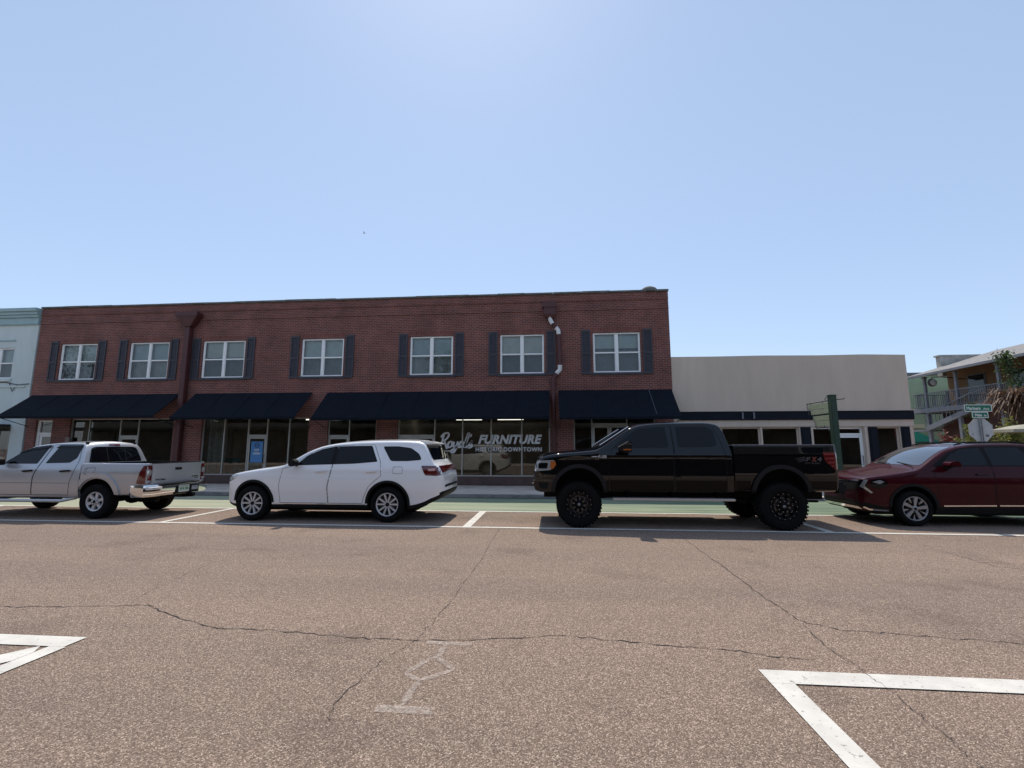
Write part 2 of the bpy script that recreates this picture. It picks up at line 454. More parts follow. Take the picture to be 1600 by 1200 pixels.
def ribbon(mb, pts, w, z, jit=0.0, sub=6, seed=1):
    rng = random.Random(seed); P = []
    for i in range(len(pts)-1):
        a = Vector(pts[i]); b = Vector(pts[i+1]); d = (b-a); n = Vector((-d.y, d.x)).normalized()
        for k in range(sub):
            t = k/sub; P.append(a + d*t + n*(rng.uniform(-1,1)*jit if (i or k) else 0))
    P.append(Vector(pts[-1])); vs = []
    for i, p in enumerate(P):
        d = (P[min(i+1,len(P)-1)] - P[max(i-1,0)]).normalized(); n = Vector((-d.y, d.x))
        ww = w*(rng.uniform(0.15, 0.85) if w < .03 else 1)*(0.3 if i in (0, len(P)-1) else 1)
        vs += [(p.x+n.x*ww/2, p.y+n.y*ww/2, z), (p.x-n.x*ww/2, p.y-n.y*ww/2, z)]
    mb.add(vs, [(2*i, 2*i+1, 2*i+3, 2*i+2) for i in range(len(P)-1)])
mb = MB()
ribbon(mb, [(-9,4.2),(-7.2,4.42),(-5.65,4.5),(-5.01,4.57),(-4.46,4.65),(-4.19,4.68),(-3.8,4.47),(-3.03,4.16),(-2.67,4.18),(-2.23,4.13),(-1.68,4.07),(-1.23,4.06),(-0.69,4.12),(0.01,4.27),(0.5,4.22),(1.0,4.14),(1.4,4.11),(1.72,4.01),(2.01,3.97)], 0.016, 0.004, 0.018, 9, 1)
ribbon(mb, [(-1.08,9.4),(-1.08,8.88),(-1.06,6.06),(-1.11,4.69),(-1.18,4.08),(-1.32,3.71),(-1.41,3.15),(-1.36,2.87)], 0.008, 0.004, 0.02, 10, 2)
ribbon(mb, [(2.32,8.9),(2.3,6.81),(2.27,5.56),(2.29,4.81),(2.57,4.6),(2.97,4.56),(3.88,4.44),(6.5,4.3)], 0.017, 0.004, 0.02, 12, 3)
ribbon(mb, [(2.29,4.76),(2.2,4.24),(2.24,3.9),(2.22,3.76),(2.23,3.58),(2.21,3.31),(2.2,3.05),(2.16,2.88),(2.1,2.4)], 0.009, 0.0095, 0.012, 9, 4)
ribbon(mb, [(-4.88,6.59),(-4.51,4.89)], 0.008, 0.004, 0.03, 16, 5)
ribbon(mb, [(6.13,8.85),(6.02,7.11),(7.5,6.4)], 0.012, 0.004, 0.03, 14, 6)
ribbon(mb, [(-9,7.3),(-6,7.15),(-3.2,7.4),(-1.1,7.2)], 0.008, 0.004, 0.03, 12, 8)
ribbon(mb, [(3,7.6),(6,7.35),(9,7.3)], 0.010, 0.004, 0.03, 12, 9)
struct(mb, "pavement_crack", M_CRACK, recalc=False)
mb = MB()
mb.add([(-1.12,3.0,.006),(-.75,3.0,.006),(-.75,3.08,.006),(-1.12,3.08,.006)], [(0,1,2,3)])
mb.add([(-1.07,4.0,.006),(-.69,3.99,.006),(-.69,4.05,.006),(-1.07,4.06,.006)], [(0,1,2,3)])
for a, b in (((-.97,3.085),(-.95,3.40)),((-.95,3.40),(-1.08,3.50)),((-1.08,3.50),(-.93,3.78)),((-.93,3.78),(-.74,3.58)),((-.74,3.58),(-.95,3.40)),((-.90,3.74),(-.90,3.995))):
    ribbon(mb, [a, b], 0.045, 0.006, 0.006, 5, 11)
struct(mb, "faded_marking", M_GHOST, recalc=False)

# kerb and sidewalks (the far side of the street)
mb = MB()
mb.box(-60, 14.6, 15.112, 15.30, -0.05, 0.10)
mb.box(22.6, 60, 15.112, 15.30, -0.05, 0.10)
mb.box(14.42, 14.6, 15.302, 60, -0.05, 0.10)
mb.box(22.6, 22.78, 15.302, 60, -0.05, 0.10)
struct(mb, "kerb", M_KERB, bevel=0.02)
mb = MB()
x = -60.0
while x < 14.3:
    x1 = min(x + 2.40, 14.415)
    mb.box(x, x1 - 0.012, 15.302, 18.75, -0.05, 0.10)
    x += 2.40
mb.box(13.5, 14.415, 18.76, 60, -0.05, 0.099)
mb.box(22.785, 60, 15.302, 60, -0.05, 0.099)
struct(mb, "sidewalk", M_CONC)

# ================================================================== BRICK BUILDING
FY = 18.6            # street face
def wall_open(mb, x0, x1, z0, z1, y, ops, depth=0.14, mi=0, thick=None):
    """a wall facing -Y with openings (x0,x1,z0,z1); openings get reveals `depth` deep"""
    xs = sorted({x0, x1, *[o[0] for o in ops], *[o[1] for o in ops]}); xs = [v for v in xs if x0 <= v <= x1]
    zs = sorted({z0, z1, *[o[2] for o in ops], *[o[3] for o in ops]}); zs = [v for v in zs if z0 <= v <= z1]
    for i in range(len(xs)-1):
        for k in range(len(zs)-1):
            cx = (xs[i]+xs[i+1])/2; cz = (zs[k]+zs[k+1])/2
            if any(o[0] < cx < o[1] and o[2] < cz < o[3] for o in ops): continue
            mb.add([(xs[i],y,zs[k]),(xs[i+1],y,zs[k]),(xs[i+1],y,zs[k+1]),(xs[i],y,zs[k+1])], [(0,1,2,3)], mi)
    for a, b, c, d in ops:
        e = y + depth
        mb.add([(a,y,c),(b,y,c),(b,y,d),(a,y,d),(a,e,c),(b,e,c),(b,e,d),(a,e,d)],
               [(0,4,5,1),(1,5,6,2),(2,6,7,3),(3,7,4,0)], mi)

bb = thing("brick_building", "two-storey red brick shop building with navy awnings and seven white shuttered windows", "building", (-9.3, FY, 0))
BX0, BX1, BZ = -23.3, 4.75, 7.92
WIN = [(-22.13,-20.34),(-18.75,-16.86),(-15.27,-13.3),(-10.73,-8.84),(-5.95,-4.10),(-2.13,-0.30),(1.68,3.58)]
WZ0, WZ1 = 4.60, 6.25
BAYS = [(-22.85,-22.05,.10,2.80),(-21.2,-16.3,.10,2.86),(-15.0,-10.2,.10,2.86),(-9.38,-7.28,.10,2.84),(-6.37,-0.10,.10,2.84),(0.84,4.05,.10,2.84)]
ops = [(a, b, WZ0, WZ1) for a, b in WIN] + BAYS
mb = MB()
wall_open(mb, BX0, BX1, -0.05, BZ, FY, ops, 0.16)
mb.add([(BX1,FY,-.05),(BX1,46,-.05),(BX1,46,BZ-.5),(BX1,FY+.001,BZ)], [(0,1,2,3)])
mb.add([(BX0,FY,-.05),(BX0,46,-.05),(BX0,46,BZ-.5),(BX0,FY+.001,BZ)], [(0,3,2,1)])
mb.add([(BX0,46,-.05),(BX1,46,-.05),(BX1,46,BZ-.5),(BX0,46,BZ-.5)], [(0,3,2,1)])
# corbelled courses at the top of the wall
for z0, z1, p in ((7.60,7.68,.035),(7.20,7.27,.03),(7.68,7.90,.018)):
    mb.box(BX0, BX1-0.002, FY-p, FY-0.001, z0, z1)
# storeys, inside faces of the parapet and the roof deck
mb.add([(BX0+.01,FY+.35,7.3),(BX1-.01,FY+.35,7.3),(BX1-.01,45.9,7.0),(BX0+.01,45.9,7.0)], [(0,1,2,3)])
mb.add([(BX0+.01,FY+.34,7.2),(BX1-.01,FY+.34,7.2),(BX1-.01,FY+.34,BZ),(BX0+.01,FY+.34,BZ)], [(0,3,2,1)])
bwall = mb.build("wall", [M_BRICK], bb, recalc=False)
for a, b in WIN:
    mb = MB(); mb.box(a-.10, b+.10, FY-.006, FY-.0008, WZ1, WZ1+.19); mb.build("soldier_course", M_BRICK2, bwall)
mb = MB()
n = 24
for i in range(n):
    a = BX0-.03 + (BX1+.06-BX0)*i/n; b = BX0-.03 + (BX1+.06-BX0)*(i+1)/n
    dz = random.uniform(-.012,.012)
    mb.box(a, b-.006, FY-.07+random.uniform(-.008,.008), FY+.37, BZ+.002, BZ+.085+dz)
mb.build("coping", M_COPE, bb, bevel=0.012)
mb = MB()
prof = [(.02,.20),(.17,.19),(.27,.14),(.33,.07),(.35,0),(.35,-.05)]
mb.lathe([(r, h) for r, h in prof], (4.05, FY+.22, BZ+.07), 'z', 24)
mb.build("roof_vent", M_COPE, bb, smooth=40)

# upper windows
def upper_window(par, a, b, z0, z1, y, drape=M_BLINDD, blind=M_BLIND, frac=0.5):
    f = MB(); w = .062; yb = y+.05; yf = y-.005
    f.box(a+.01, a+w, yf, yb, z0+.01, z1-.01); f.box(b-w, b-.01, yf, yb, z0+.01, z1-.01)
    f.box(a+w+.001, b-w-.001, yf+.002, yb, z1-w, z1-.01); f.box(a+w+.001, b-w-.001, yf+.002, yb, z0+.01, z0+w)
    c = (a+b)/2; f.box(c-.055, c+.055, yf+.001, yb, z0+w+.001, z1-w-.001)
    zm = (z0+z1)/2
    for p, q in ((a+w+.001, c-.056), (c+.056, b-w-.001)):
        f.box(p, q, yf+.012, yb, zm-.028, zm+.028)
        for s0, s1, d in ((zm+.029, z1-w-.001, .02), (z0+w+.001, zm-.029, .03)):
            f.box(p, p+.022, yf+d, yb, s0, s1); f.box(q-.022, q, yf+d, yb, s0, s1)
    wf = f.build("window", M_WHITE, par, bevel=0.004)
    g = MB()
    for s0, s1, d in ((zm+.02, z1-w, .03), (z0+w, zm-.02, .04)):
        for p, q in ((a+w+.02, c-.075), (c+.075, b-w-.02)):
            g.add([(p,y+d,s0),(q,y+d,s0),(q,y+d,s1),(p,y+d,s1)], [(0,1,2,3)])
    g.build("pane", M_UPGLASS, wf, recalc=False)
    d = MB(); zb = z0 + (z1-z0)*(1-frac)
    d.add([(a+.05,y+.16,zb),(b-.05,y+.16,zb),(b-.05,y+.16,z1),(a+.05,y+.16,z1)], [(0,1,2,3)])
    d.build("blind", blind, wf, recalc=False)
    k = MB(); nseg = 40; vs = []
    for i in range(nseg+1):
        x = a+.03 + (b-a-.06)*i/nseg; yy = y+.22+.02*sin(i*.9+a*3)
        vs += [(x,yy,z0+.02),(x,yy,z1)]
    k.add(vs, [(2*i,2*i+2,2*i+3,2*i+1) for i in range(nseg)])
    k.build("drape", drape, wf, smooth=60, recalc=False)
    r = MB(); r.box(a-.05, b+.05, y+.32, y+2.0, z0-.3, z1+.3)
    r.build("room", M_ROOM, wf)
    return wf
def shutter(par, a, b, z0, z1, y):
    s = MB(); y0 = y-.045; y1 = y-.004; st = .055
    s.box(a, a+st, y0, y1, z0, z1); s.box(b-st, b, y0, y1, z0, z1)
    zm = z0+(z1-z0)*.47
    for p, q in ((z0, z0+.08), (zm-.035, zm+.035), (z1-.08, z1)):
        s.box(a+st+.001, b-st-.001, y0+.002, y1, p, q)
    for p, q in ((z0+.081, zm-.036), (zm+.036, z1-.081)):
        nl = int((q-p)/.055)
        for i in range(nl):
            zz = p + (q-p)*i/nl; h = (q-p)/nl
            s.add([(a+st+.001,y0+.012,zz+.004),(b-st-.001,y0+.012,zz+.004),(b-st-.001,y0+.03,zz+h),(a+st+.001,y0+.03,zz+h)], [(0,1,2,3)])
        s.add([(a+st,y1-.002,p),(b-st,y1-.002,p),(b-st,y1-.002,q),(a+st,y1-.002,q)], [(0,1,2,3)])
    return s.build("shutter", M_SHUT, par, recalc=False)
fr = [.56,.50,.44,.5,.53,.52,.38]
BLINDS = [M_BLIND, mat("window_blind_warm", (.64,.65,.60), .8, var=.12, vscale=3), mat("window_blind_dim", (.46,.54,.54), .8, var=.15, vscale=3)]
DRAPES = [M_BLINDD, mat("window_drape_pale", (.30,.315,.30), .9, var=.3, vscale=1.2), mat("window_drape_dark", (.12,.135,.14), .9, var=.3, vscale=1.5)]
for i, (a, b) in enumerate(WIN):
    upper_window(bb, a, b, WZ0, WZ1, FY+.05, drape=DRAPES[i % 3], blind=BLINDS[(i*2) % 3], frac=fr[i])
    shutter(bb, a-.47, a-.10, 4.53, 6.37, FY); shutter(bb, b+.09, b+.46, 4.53, 6.37, FY)
    s = MB(); s.box(a-.09, b+.08, FY-.05, FY+.04, 4.50, 4.598); s.build("sill", M_SHUT, bb, bevel=.006)

# awnings: sloping canvas on a light frame, open at the ends, with props
def awning(par, a, b, zt, zb, y, proj, seams=()):
    c = MB(); n = max(8, int((b-a)/.45)); nd = 5; vs = []
    for i in range(n+1):
        x = a + (b-a)*i/n
        for k in range(nd+1):
            t = k/nd; sag = .018*sin(pi*t)*(1 if i % 3 else .35)
            vs.append((x, y-.01-proj*t, zt + (zb-zt)*t - sag))
        vs.append((x, y-.01-proj+.004, zb-.10))
    m = nd+2
    c.add(vs, [(i*m+k, (i+1)*m+k, (i+1)*m+k+1, i*m+k+1) for i in range(n) for k in range(m-1)])
    k = max(2, int((b-a)/1.25))
    for i in range(1, k):
        x = a+(b-a)*i/k
        c.bar((x,y-.03,zt-.008), (x,y-proj*.99,zt+(zb-zt)*.99+.004), .022, .010)
    o = c.build("awning", M_AWN, par, smooth=35, recalc=False)
    f = MB()
    f.tube([(a+.02,y-proj+.02,zb-.03),(b-.02,y-proj+.02,zb-.03)], .02, 8)
    for x in (a+.03, b-.03):
        f.tube([(x,y-.02,zt-.05),(x,y-proj+.02,zb-.03)], .016, 6)
        f.tube([(x,y-proj+.02,zb-.03),(x,y-.01,zb-.38)], .015, 6)
    f.build("awning_frame", M_BLACKMET, o, smooth=40)
    if seams:
        s = MB()
        for x0, x1 in seams:
            s.bar((x0,y-.03,zt-.012), (x1,y-proj*.92,zt+(zb-zt)*.92-.002), .016, .012)
        s.build("seam", mat("pale_seam", (.10,.11,.13), .8), o)
    return o
PROJ = 1.25
awning(bb, -23.22, -16.12, 3.92, 2.90, FY, PROJ)
awning(bb, -15.40, -10.12, 3.92, 2.82, FY, PROJ)
awning(bb, -9.45, -0.10, 3.90, 2.76, FY, PROJ)
awning(bb, 0.26, 4.72, 3.89, 2.74, FY, PROJ, seams=((3.83,3.86),))

# storefronts: aluminium frames with glass, on a brick bulkhead
SY = FY + .13
def glass_bay(par, a, b, z0, z1, mulls, doors=(), head=None, bulk=True, y=SY, fm=M_ALU, w=.05):
    f = MB(); g = MB(); xs = [a] + list(mulls) + [b]
    f.box(a, b, y-.03, y+.04, z1-w, z1)
    zb = z0
    f.box(a, a+w, y-.035, y+.045, zb, z1-w); f.box(b-w, b, y-.035, y+.045, zb, z1-w)
    for m in mulls: f.box(m-w/2, m+w/2, y-.032, y+.042, .14, z1-w)
    bks = []
    for i in range(len(xs)-1):
        p, q = xs[i], xs[i+1]
        pp = p+(w if i == 0 else w/2); qq = q-(w if i == len(xs)-2 else w/2)
        isdoor = any(abs(p-d[0]) < .03 and abs(q-d[1]) < .03 for d in doors)
        if isdoor:
            hd = head or 2.08
            f.box(pp, qq, y-.031, y+.041, hd-.045, hd+.045)
            g.add([(pp,y,hd),(qq,y,hd),(qq,y,z1),(pp,y,z1)], [(0,1,2,3)])
        else:
            f.box(pp, qq, y-.031, y+.041, .45, .45+w)
            g.add([(pp,y,.47),(qq,y,.47),(qq,y,z1),(pp,y,z1)], [(0,1,2,3)])
            bks.append((p, q))
    o = f.build("shop_window", fm, par, bevel=.004)
    g.build("pane", M_SHOPGLASS, o, recalc=False)
    runs = []
    for p, q in bks:
        if runs and abs(runs[-1][1]-p) < 1e-6: runs[-1][1] = q
        else: runs.append([p, q])
    for p, q in runs:
        bk = MB(); bk.box(p, q, y-.06, y+.05, .05, .45)
        bk.build("bulkhead", mat("bulkhead_paint", (.10,.062,.055), .8, var=.25, vscale=3), par)
    for p, q in doors:
        dbl = q-p > 1.2; hd = (head or 2.08)-.05
        leaves = [(p+.03, (p+q)/2-.006), ((p+q)/2+.006, q-.03)] if dbl else [(p+.03, q-.03)]
        for u, v in leaves:
            d = MB(); t = .075
            d.box(u, u+t, y-.02, y+.025, .12, hd); d.box(v-t, v, y-.02, y+.025, .12, hd)
            d.box(u+t, v-t, y-.019, y+.024, hd-t, hd); d.box(u+t, v-t, y-.019, y+.024, .12, .36)
            do = d.build("door", fm, par, bevel=.004)
            pg = MB(); pg.add([(u+t,y,.36),(v-t,y,.36),(v-t,y,hd-t),(u+t,y,hd-t)], [(0,1,2,3)])
            pg.build("pane", M_SHOPGLASS, do, recalc=False)
            h = MB(); hx = v-t*.5 if not dbl or u < (p+q)/2-.1 else u+t*.5
            h.tube([(hx,y-.02,.95),(hx,y-.07,.97),(hx,y-.07,1.28),(hx,y-.02,1.30)], .012, 8)
            h.build("handle", M_BLACKMET, do, smooth=40)
    return o
# bay 1: a white house-type door with a transom
f = MB(); a, b = -22.85, -22.05
f.box(a, a+.13, SY-.05, SY+.04, .1, 2.80); f.box(b-.05, b, SY-.05, SY+.04, .1, 2.80)
f.box(a+.131, b-.051, SY-.049, SY+.039, 2.16, 2.26); f.box(a+.131, b-.051, SY-.049, SY+.039, 2.74, 2.80)
f.build("door_frame", M_WHITE, bb, bevel=.004)
d = MB(); d.box(a+.14, b-.06, SY-.02, SY+.03, .1, 1.42); d.box(a+.14, a+.26, SY-.02, SY+.03, 1.421, 2.15); d.box(b-.10, b-.06, SY-.02, SY+.03, 1.421, 2.15); d.box(a+.261, b-.101, SY-.019, SY+.029, 2.08, 2.15)
do = d.build("door", M_WHITE, bb, bevel=.004)
g = MB(); g.add([(a+.25,SY,1.42),(b-.10,SY,1.42),(b-.10,SY,2.08),(a+.25,SY,2.08)], [(0,1,2,3)]); g.add([(a+.131,SY,2.26),(b-.051,SY,2.26),(b-.051,SY,2.74),(a+.131,SY,2.74)], [(0,1,2,3)])
g.build("pane", M_SHOPGLASS, do, recalc=False)
glass_bay(bb, -21.2, -16.3, .1, 2.86, [-20.35, -18.86, -18.0], doors=[(-18.86,-18.0)])
glass_bay(bb, -15.0, -10.2, .1, 2.86, [-14.02, -12.93, -12.08, -11.10], doors=[(-12.93,-12.08)], head=2.10)
glass_bay(bb, -9.38, -7.28, .1, 2.84, [-8.47], doors=[(-9.38,-8.47)])
big = glass_bay(bb, -6.37, -0.10, .1, 2.84, [-4.83, -3.67, -2.49, -1.24], doors=[(-6.37,-4.83)])
glass_bay(bb, 0.84, 4.05, .1, 2.84, [1.57, 2.95], doors=[(1.57,2.95)], head=2.52)

# lettering on the big shop window
lt = MB(); LY = SY - .012
text_on(lt, "FURNITURE", -3.02, -0.42, LY, 1.77, .48, shear=.28, offset=.022, spacing=1.05)
lt.build("lettering", M_LETTER, big, recalc=False); lt = MB()
text_on(lt, "HISTORIC DOWNTOWN", -3.12, -0.44, LY, 1.45, .235, offset=.006, spacing=1.1)
lt.build("lettering", M_LETTER, big, recalc=False); lt = MB()
def stroke(mb, pts, w, y, z0, x0, k, sl=.22):
    """a brush stroke through pts (letter space) with round joins"""
    P = [Vector((x0+(px+pz*sl)*k, z0+pz*k)) for px, pz in pts]
    Q = []
    for i in range(len(P)-1):
        p0 = P[max(i-1,0)]; p1 = P[i]; p2 = P[i+1]; p3 = P[min(i+2,len(P)-1)]
        for s in range(6):
            t = s/6; Q.append(.5*((2*p1)+(p2-p0)*t+(2*p0-5*p1+4*p2-p3)*t*t+(3*p1-p0-3*p2+p3)*t**3))
    Q.append(P[-1]); vs = []
    for i, p in enumerate(Q):
        d = (Q[min(i+1,len(Q)-1)]-Q[max(i-1,0)]).normalized(); n = Vector((-d.y,d.x))
        ww = w*k*(.72+.45*abs(d.y))
        vs += [(p.x+n.x*ww/2, y, p.y+n.y*ww/2), (p.x-n.x*ww/2, y, p.y-n.y*ww/2)]
    mb.add(vs, [(2*i,2*i+1,2*i+3,2*i+2) for i in range(len(Q)-1)])
S = lambda pts, dx, w=.19: stroke(lt, [(p+dx, q) for p, q in pts], w, LY - random.uniform(0,.002), 1.60, -4.60, .40)
S([(.12,1.35),(.08,.7),(.0,0)], .0, .17)                                          # R
S([(-.15,1.05),(.05,1.38),(.45,1.5),(.62,1.2),(.40,.82),(.08,.72)], .0)
S([(.25,.75),(.45,.4),(.78,-.12)], .0)
S([(.22,.62),(.02,.5),(.0,.15),(.2,.02),(.4,.2),(.38,.5),(.22,.62)], .78)          # o
S([(.0,.6),(.02,.2),(.2,.08),(.38,.25)], 1.32); S([(.42,.62),(.36,.1),(.26,-.42),(.02,-.5),(-.02,-.28),(.3,.0),(.6,.2)], 1.32)   # y
S([(.42,.55),(.15,.6),(.0,.25),(.12,.03),(.34,.2),(.42,.55)], 1.92); S([(.44,.58),(.40,.15),(.55,.05)], 1.92)                     # a
S([(.0,.1),(.15,.7),(.22,1.4),(.10,1.3),(.04,.5),(.12,.03),(.3,.15)], 2.48)        # l
S([(.05,1.35),(.0,1.08)], 2.92, .12)                                               # '
S([(.0,.05),(.22,.5),(.3,.68),(.26,.45),(.42,.15),(.2,-.02),(.02,.08)], 2.86)      # s
S([(.0,-.28),(.5,-.34),(1.2,-.30),(1.6,-.25)], .15, .11)                           # swash
lt.build("lettering", M_LETTER, big, recalc=False)
# blue poster on the glass door
p = MB(); PX0, PX1 = -12.77, -12.24; PZ0, PZ1 = .98, 1.86; PY = SY-.004
p.box(PX0, PX1, PY-.004, PY-.001, PZ0, PZ1, 0)
text_on(p, "NOW", PX0+.16, PX1-.16, PY-.006, 1.46, .12, offset=.004, mi=1)
text_on(p, "OPEN", PX0+.10, PX1-.10, PY-.006, 1.31, .12, offset=.004, mi=1)
p.lathe([(.075,0),(.105,0)], ((PX0+PX1)/2, PY-.006, 1.70), 'y', 28, mi=2)
p.box(PX0+.18, PX1-.18, PY-.0065, PY-.0055, 1.685, 1.715, 2)
p.build("poster", [mat("poster_blue", (.085,.25,.52), .6), M_LETTER, mat("poster_navy", (.02,.05,.14), .6)], bb, recalc=False)
# call box beside bay 2
p = MB(); p.box(-21.30, -21.08, FY-.05, FY-.002, 1.45, 2.05); p.build("call_box", mat("call_box", (.20,.16,.14), .6), bb, bevel=.01)

# rainwater heads and downspouts
p = MB()
def frustum(mb, x0, x1, y0, y1, za, X0, X1, Y0, Y1, zb):
    mb.add([(x0,y0,za),(x1,y0,za),(x1,y1,za),(x0,y1,za),(X0,Y0,zb),(X1,Y0,zb),(X1,Y1,zb),(X0,Y1,zb)],
           [(3,2,1,0),(4,5,6,7),(0,1,5,4),(1,2,6,5),(2,3,7,6),(3,0,4,7)])
p.box(-16.40, -15.36, FY-.40, FY-.04, 7.30, 7.48); frustum(p, -16.02, -15.72, FY-.30, FY-.05, 6.85, -16.38, -15.38, FY-.39, FY-.045, 7.299)
p.build("rain_head", M_PIPE, bb, bevel=.008)
p = MB(); p.box(-16.02, -15.76, FY-.25, FY-.05, .12, 6.849)
for z in (1.2, 3.9, 5.6): p.box(-16.05, -15.73, FY-.26, FY-.001, z, z+.05)
p.build("downspout", M_PIPE, bb, bevel=.02)
p = MB(); p.box(-.36, .21, FY-.30, FY-.04, 7.30, 7.55); p.box(-.30, .20, FY-.27, FY-.045, 7.0, 7.299); frustum(p, -.15, .06, FY-.22, FY-.05, 6.86, -.30, .20, FY-.27, FY-.045, 6.999)
p.build("rain_head", M_PIPE, bb, bevel=.008)
py = FY-.14
p = MB()
p.tube([(.02,py,6.66),(.22,py,6.42)], .05, 10)
p.tube([(.30,py,6.20),(.33,py,4.86)], .085, 12)
p.tube([(.20,py,4.55),(.06,py,4.36),(.05,py,4.1),(.05,py,.12)], .095, 12)
for z in (4.08, 1.7): p.tube([(.05,py,z),(.05,py,z+.07)], .115, 12)
p.build("downspout", M_PIPE, bb, smooth=40)
for pts in ([(-.05,py,6.90),(-.03,py,6.78),(.05,py,6.63)], [(.19,py,6.46),(.28,py,6.36),(.30,py,6.18)], [(.33,py,4.90),(.33,py,4.72),(.18,py,4.56)]):
    p = MB(); p.tube(pts, .088, 12); p.tube([pts[0], tuple(Vector(pts[0])*.8+Vector(pts[1])*.2)], .098, 12)
    p.build("pipe_elbow", M_ELBOW, bb, smooth=40)
# dark slot beside the pier and the wall between shops, ceilings and rooms behind the glass
rm = MB()
for a, b in ((-22.9,-22.0),(-21.3,-16.2),(-15.1,-10.1),(-9.5,-6.45),(-6.44,-.05),(.80,4.2)):
    y0, y1 = FY+.20, FY+6.5
    rm.add([(a,y1,.1),(b,y1,.1),(b,y1,3.0),(a,y1,3.0)], [(0,1,2,3)])
    rm.add([(a,y0,.1),(a,y1,.1),(a,y1,3.0),(a,y0,3.0)], [(0,1,2,3)]); rm.add([(b,y0,.1),(b,y1,.1),(b,y1,3.0),(b,y0,3.0)], [(0,3,2,1)])
    rm.add([(a,y0,3.0),(b,y0,3.0),(b,y1,3.0),(a,y1,3.0)], [(0,1,2,3)])
    rm.add([(a,y0,.101),(b,y0,.101),(b,y1,.101),(a,y1,.101)], [(0,1,2,3)], 1)
rm.build("interior", [M_ROOM, M_ROOMF], bb, recalc=False)
for x, y in ((-4.2,20.2),(-4.0,22.0),(-2.1,20.2),(-2.0,22.0),(-5.6,21.2),(-12.4,20.3),(-11.2,21.3),(-10.8,23.0)):
    t = MB(); t.box(x-.62, x+.62, y-.035, y+.035, 2.91, 2.96); t.build("ceiling_light", M_TUBE, bb)
# curtain hanging in the left half of the second and third shop fronts
for a, b in ((-14.9,-14.05),(-20.95,-20.4)):
    c = MB(); vs = []; n = 30
    for i in range(n+1):
        x = a+(b-a)*i/n; y = SY+.22+.035*sin(i*1.9)
        vs += [(x,y,.45),(x,y,2.8)]
    c.add(vs, [(2*i,2*i+2,2*i+3,2*i+1) for i in range(n)]); c.build("curtain", M_CURT, bb, smooth=70, recalc=False)

# ---- furniture on show behind the glass
M_AQUA = mat("aqua_upholstery", (.10,.27,.29), .85, var=.15, vscale=4)
M_WOOD = mat("dark_wood", (.12,.075,.045), .5, var=.3, vscale=6)
M_SHADE = mat("lamp_shade_linen", (.55,.52,.46), .9)
def armchair(x, y, label, rot=0):
    t = thing("armchair", label, "chair", (0,0,0), "aqua armchairs in the shop window")
    s = MB(); s.box(-.34,.34,-.32,.30,.18,.46); s.build("seat", M_AQUA, t, bevel=.05, smooth=50)
    s = MB(); s.box(-.36,.36,.24,.42,.30,1.02); s.build("backrest", M_AQUA, t, bevel=.06, smooth=50)
    for sx in (-1,1):
        s = MB(); s.box(sx*.30,sx*.44,-.32,.24,.15,.66); s.build("armrest", M_AQUA, t, bevel=.05, smooth=50)
    for sx in (-1,1):
        for yy in (-.26,.34):
            s = MB(); s.tube([(sx*.34,yy,.0),(sx*.32,yy*.95,.19)], [.018,.028], 8); s.build("leg", M_WOOD, t)
    t.location = (x,y,.101); t.rotation_euler = (0,0,rot)
    return t
armchair(-14.35, 19.6, "aqua armchair nearest the silver pickup behind the shop glass", .3)
armchair(-13.45, 19.7, "aqua armchair left of the blue poster door, behind the glass", -.2)
def table_lamp(x, y, z, label):
    t = thing("table_lamp", label, "lamp", (x,y,z), "lamps on show in the shop window")
    s = MB(); s.lathe([(.001,0),(.09,0),(.09,.02),(.03,.05),(.07,.18),(.05,.30),(.015,.36),(.012,.45)], (x,y,z), 'z', 18); s.build("base", M_WOOD, t, smooth=50)
    s = MB(); s.lathe([(.12,.66),(.20,.38)], (x,y,z), 'z', 24); s.build("lamp_shade", M_SHADE, t, smooth=50, recalc=False)
def cabinet(x0, x1, y0, y1, z1, label):
    t = thing("cabinet", label, "cabinet", ((x0+x1)/2,y0,.101))
    s = MB(); s.box(x0,x1,y0,y1,.18,z1); s.build("case", M_WOOD, t, bevel=.01)
    s = MB(); s.box(x0-.03,x1+.03,y0-.03,y1,z1+.001,z1+.04); s.build("top", M_WOOD, t, bevel=.006)
    n = 3
    for i in range(n):
        a = x0+(x1-x0)*i/n+.02; b = x0+(x1-x0)*(i+1)/n-.02
        s = MB(); s.box(a,b,y0-.02,y0-.001,.24,z1-.05); d = s.build("door", M_WOOD, t, bevel=.006)
        s = MB(); s.lathe([(.001,.03),(.02,.025),(.012,0)], (b-.05,y0-.05,(z1+.3)/2), 'y', 12); s.build("knob", M_ALU, d)
    for xx in (x0+.06, x1-.06):
        s = MB(); s.box(xx-.03,xx+.03,y0+.02,y0+.08,.101,.179); s.build("foot", M_WOOD, t)
cabinet(-11.6,-10.35,20.1,20.6,.92,"dark wood sideboard behind the glass right of the blue poster door")
table_lamp(-10.75,20.3,.965,"small lamp with a pale shade on the dark sideboard")
cabinet(-19.9,-18.95,20.2,20.7,.85,"low dark cabinet behind the glass above the silver pickup")
table_lamp(-19.4,20.4,.895,"small lamp with a pale shade on the low cabinet above the silver pickup")

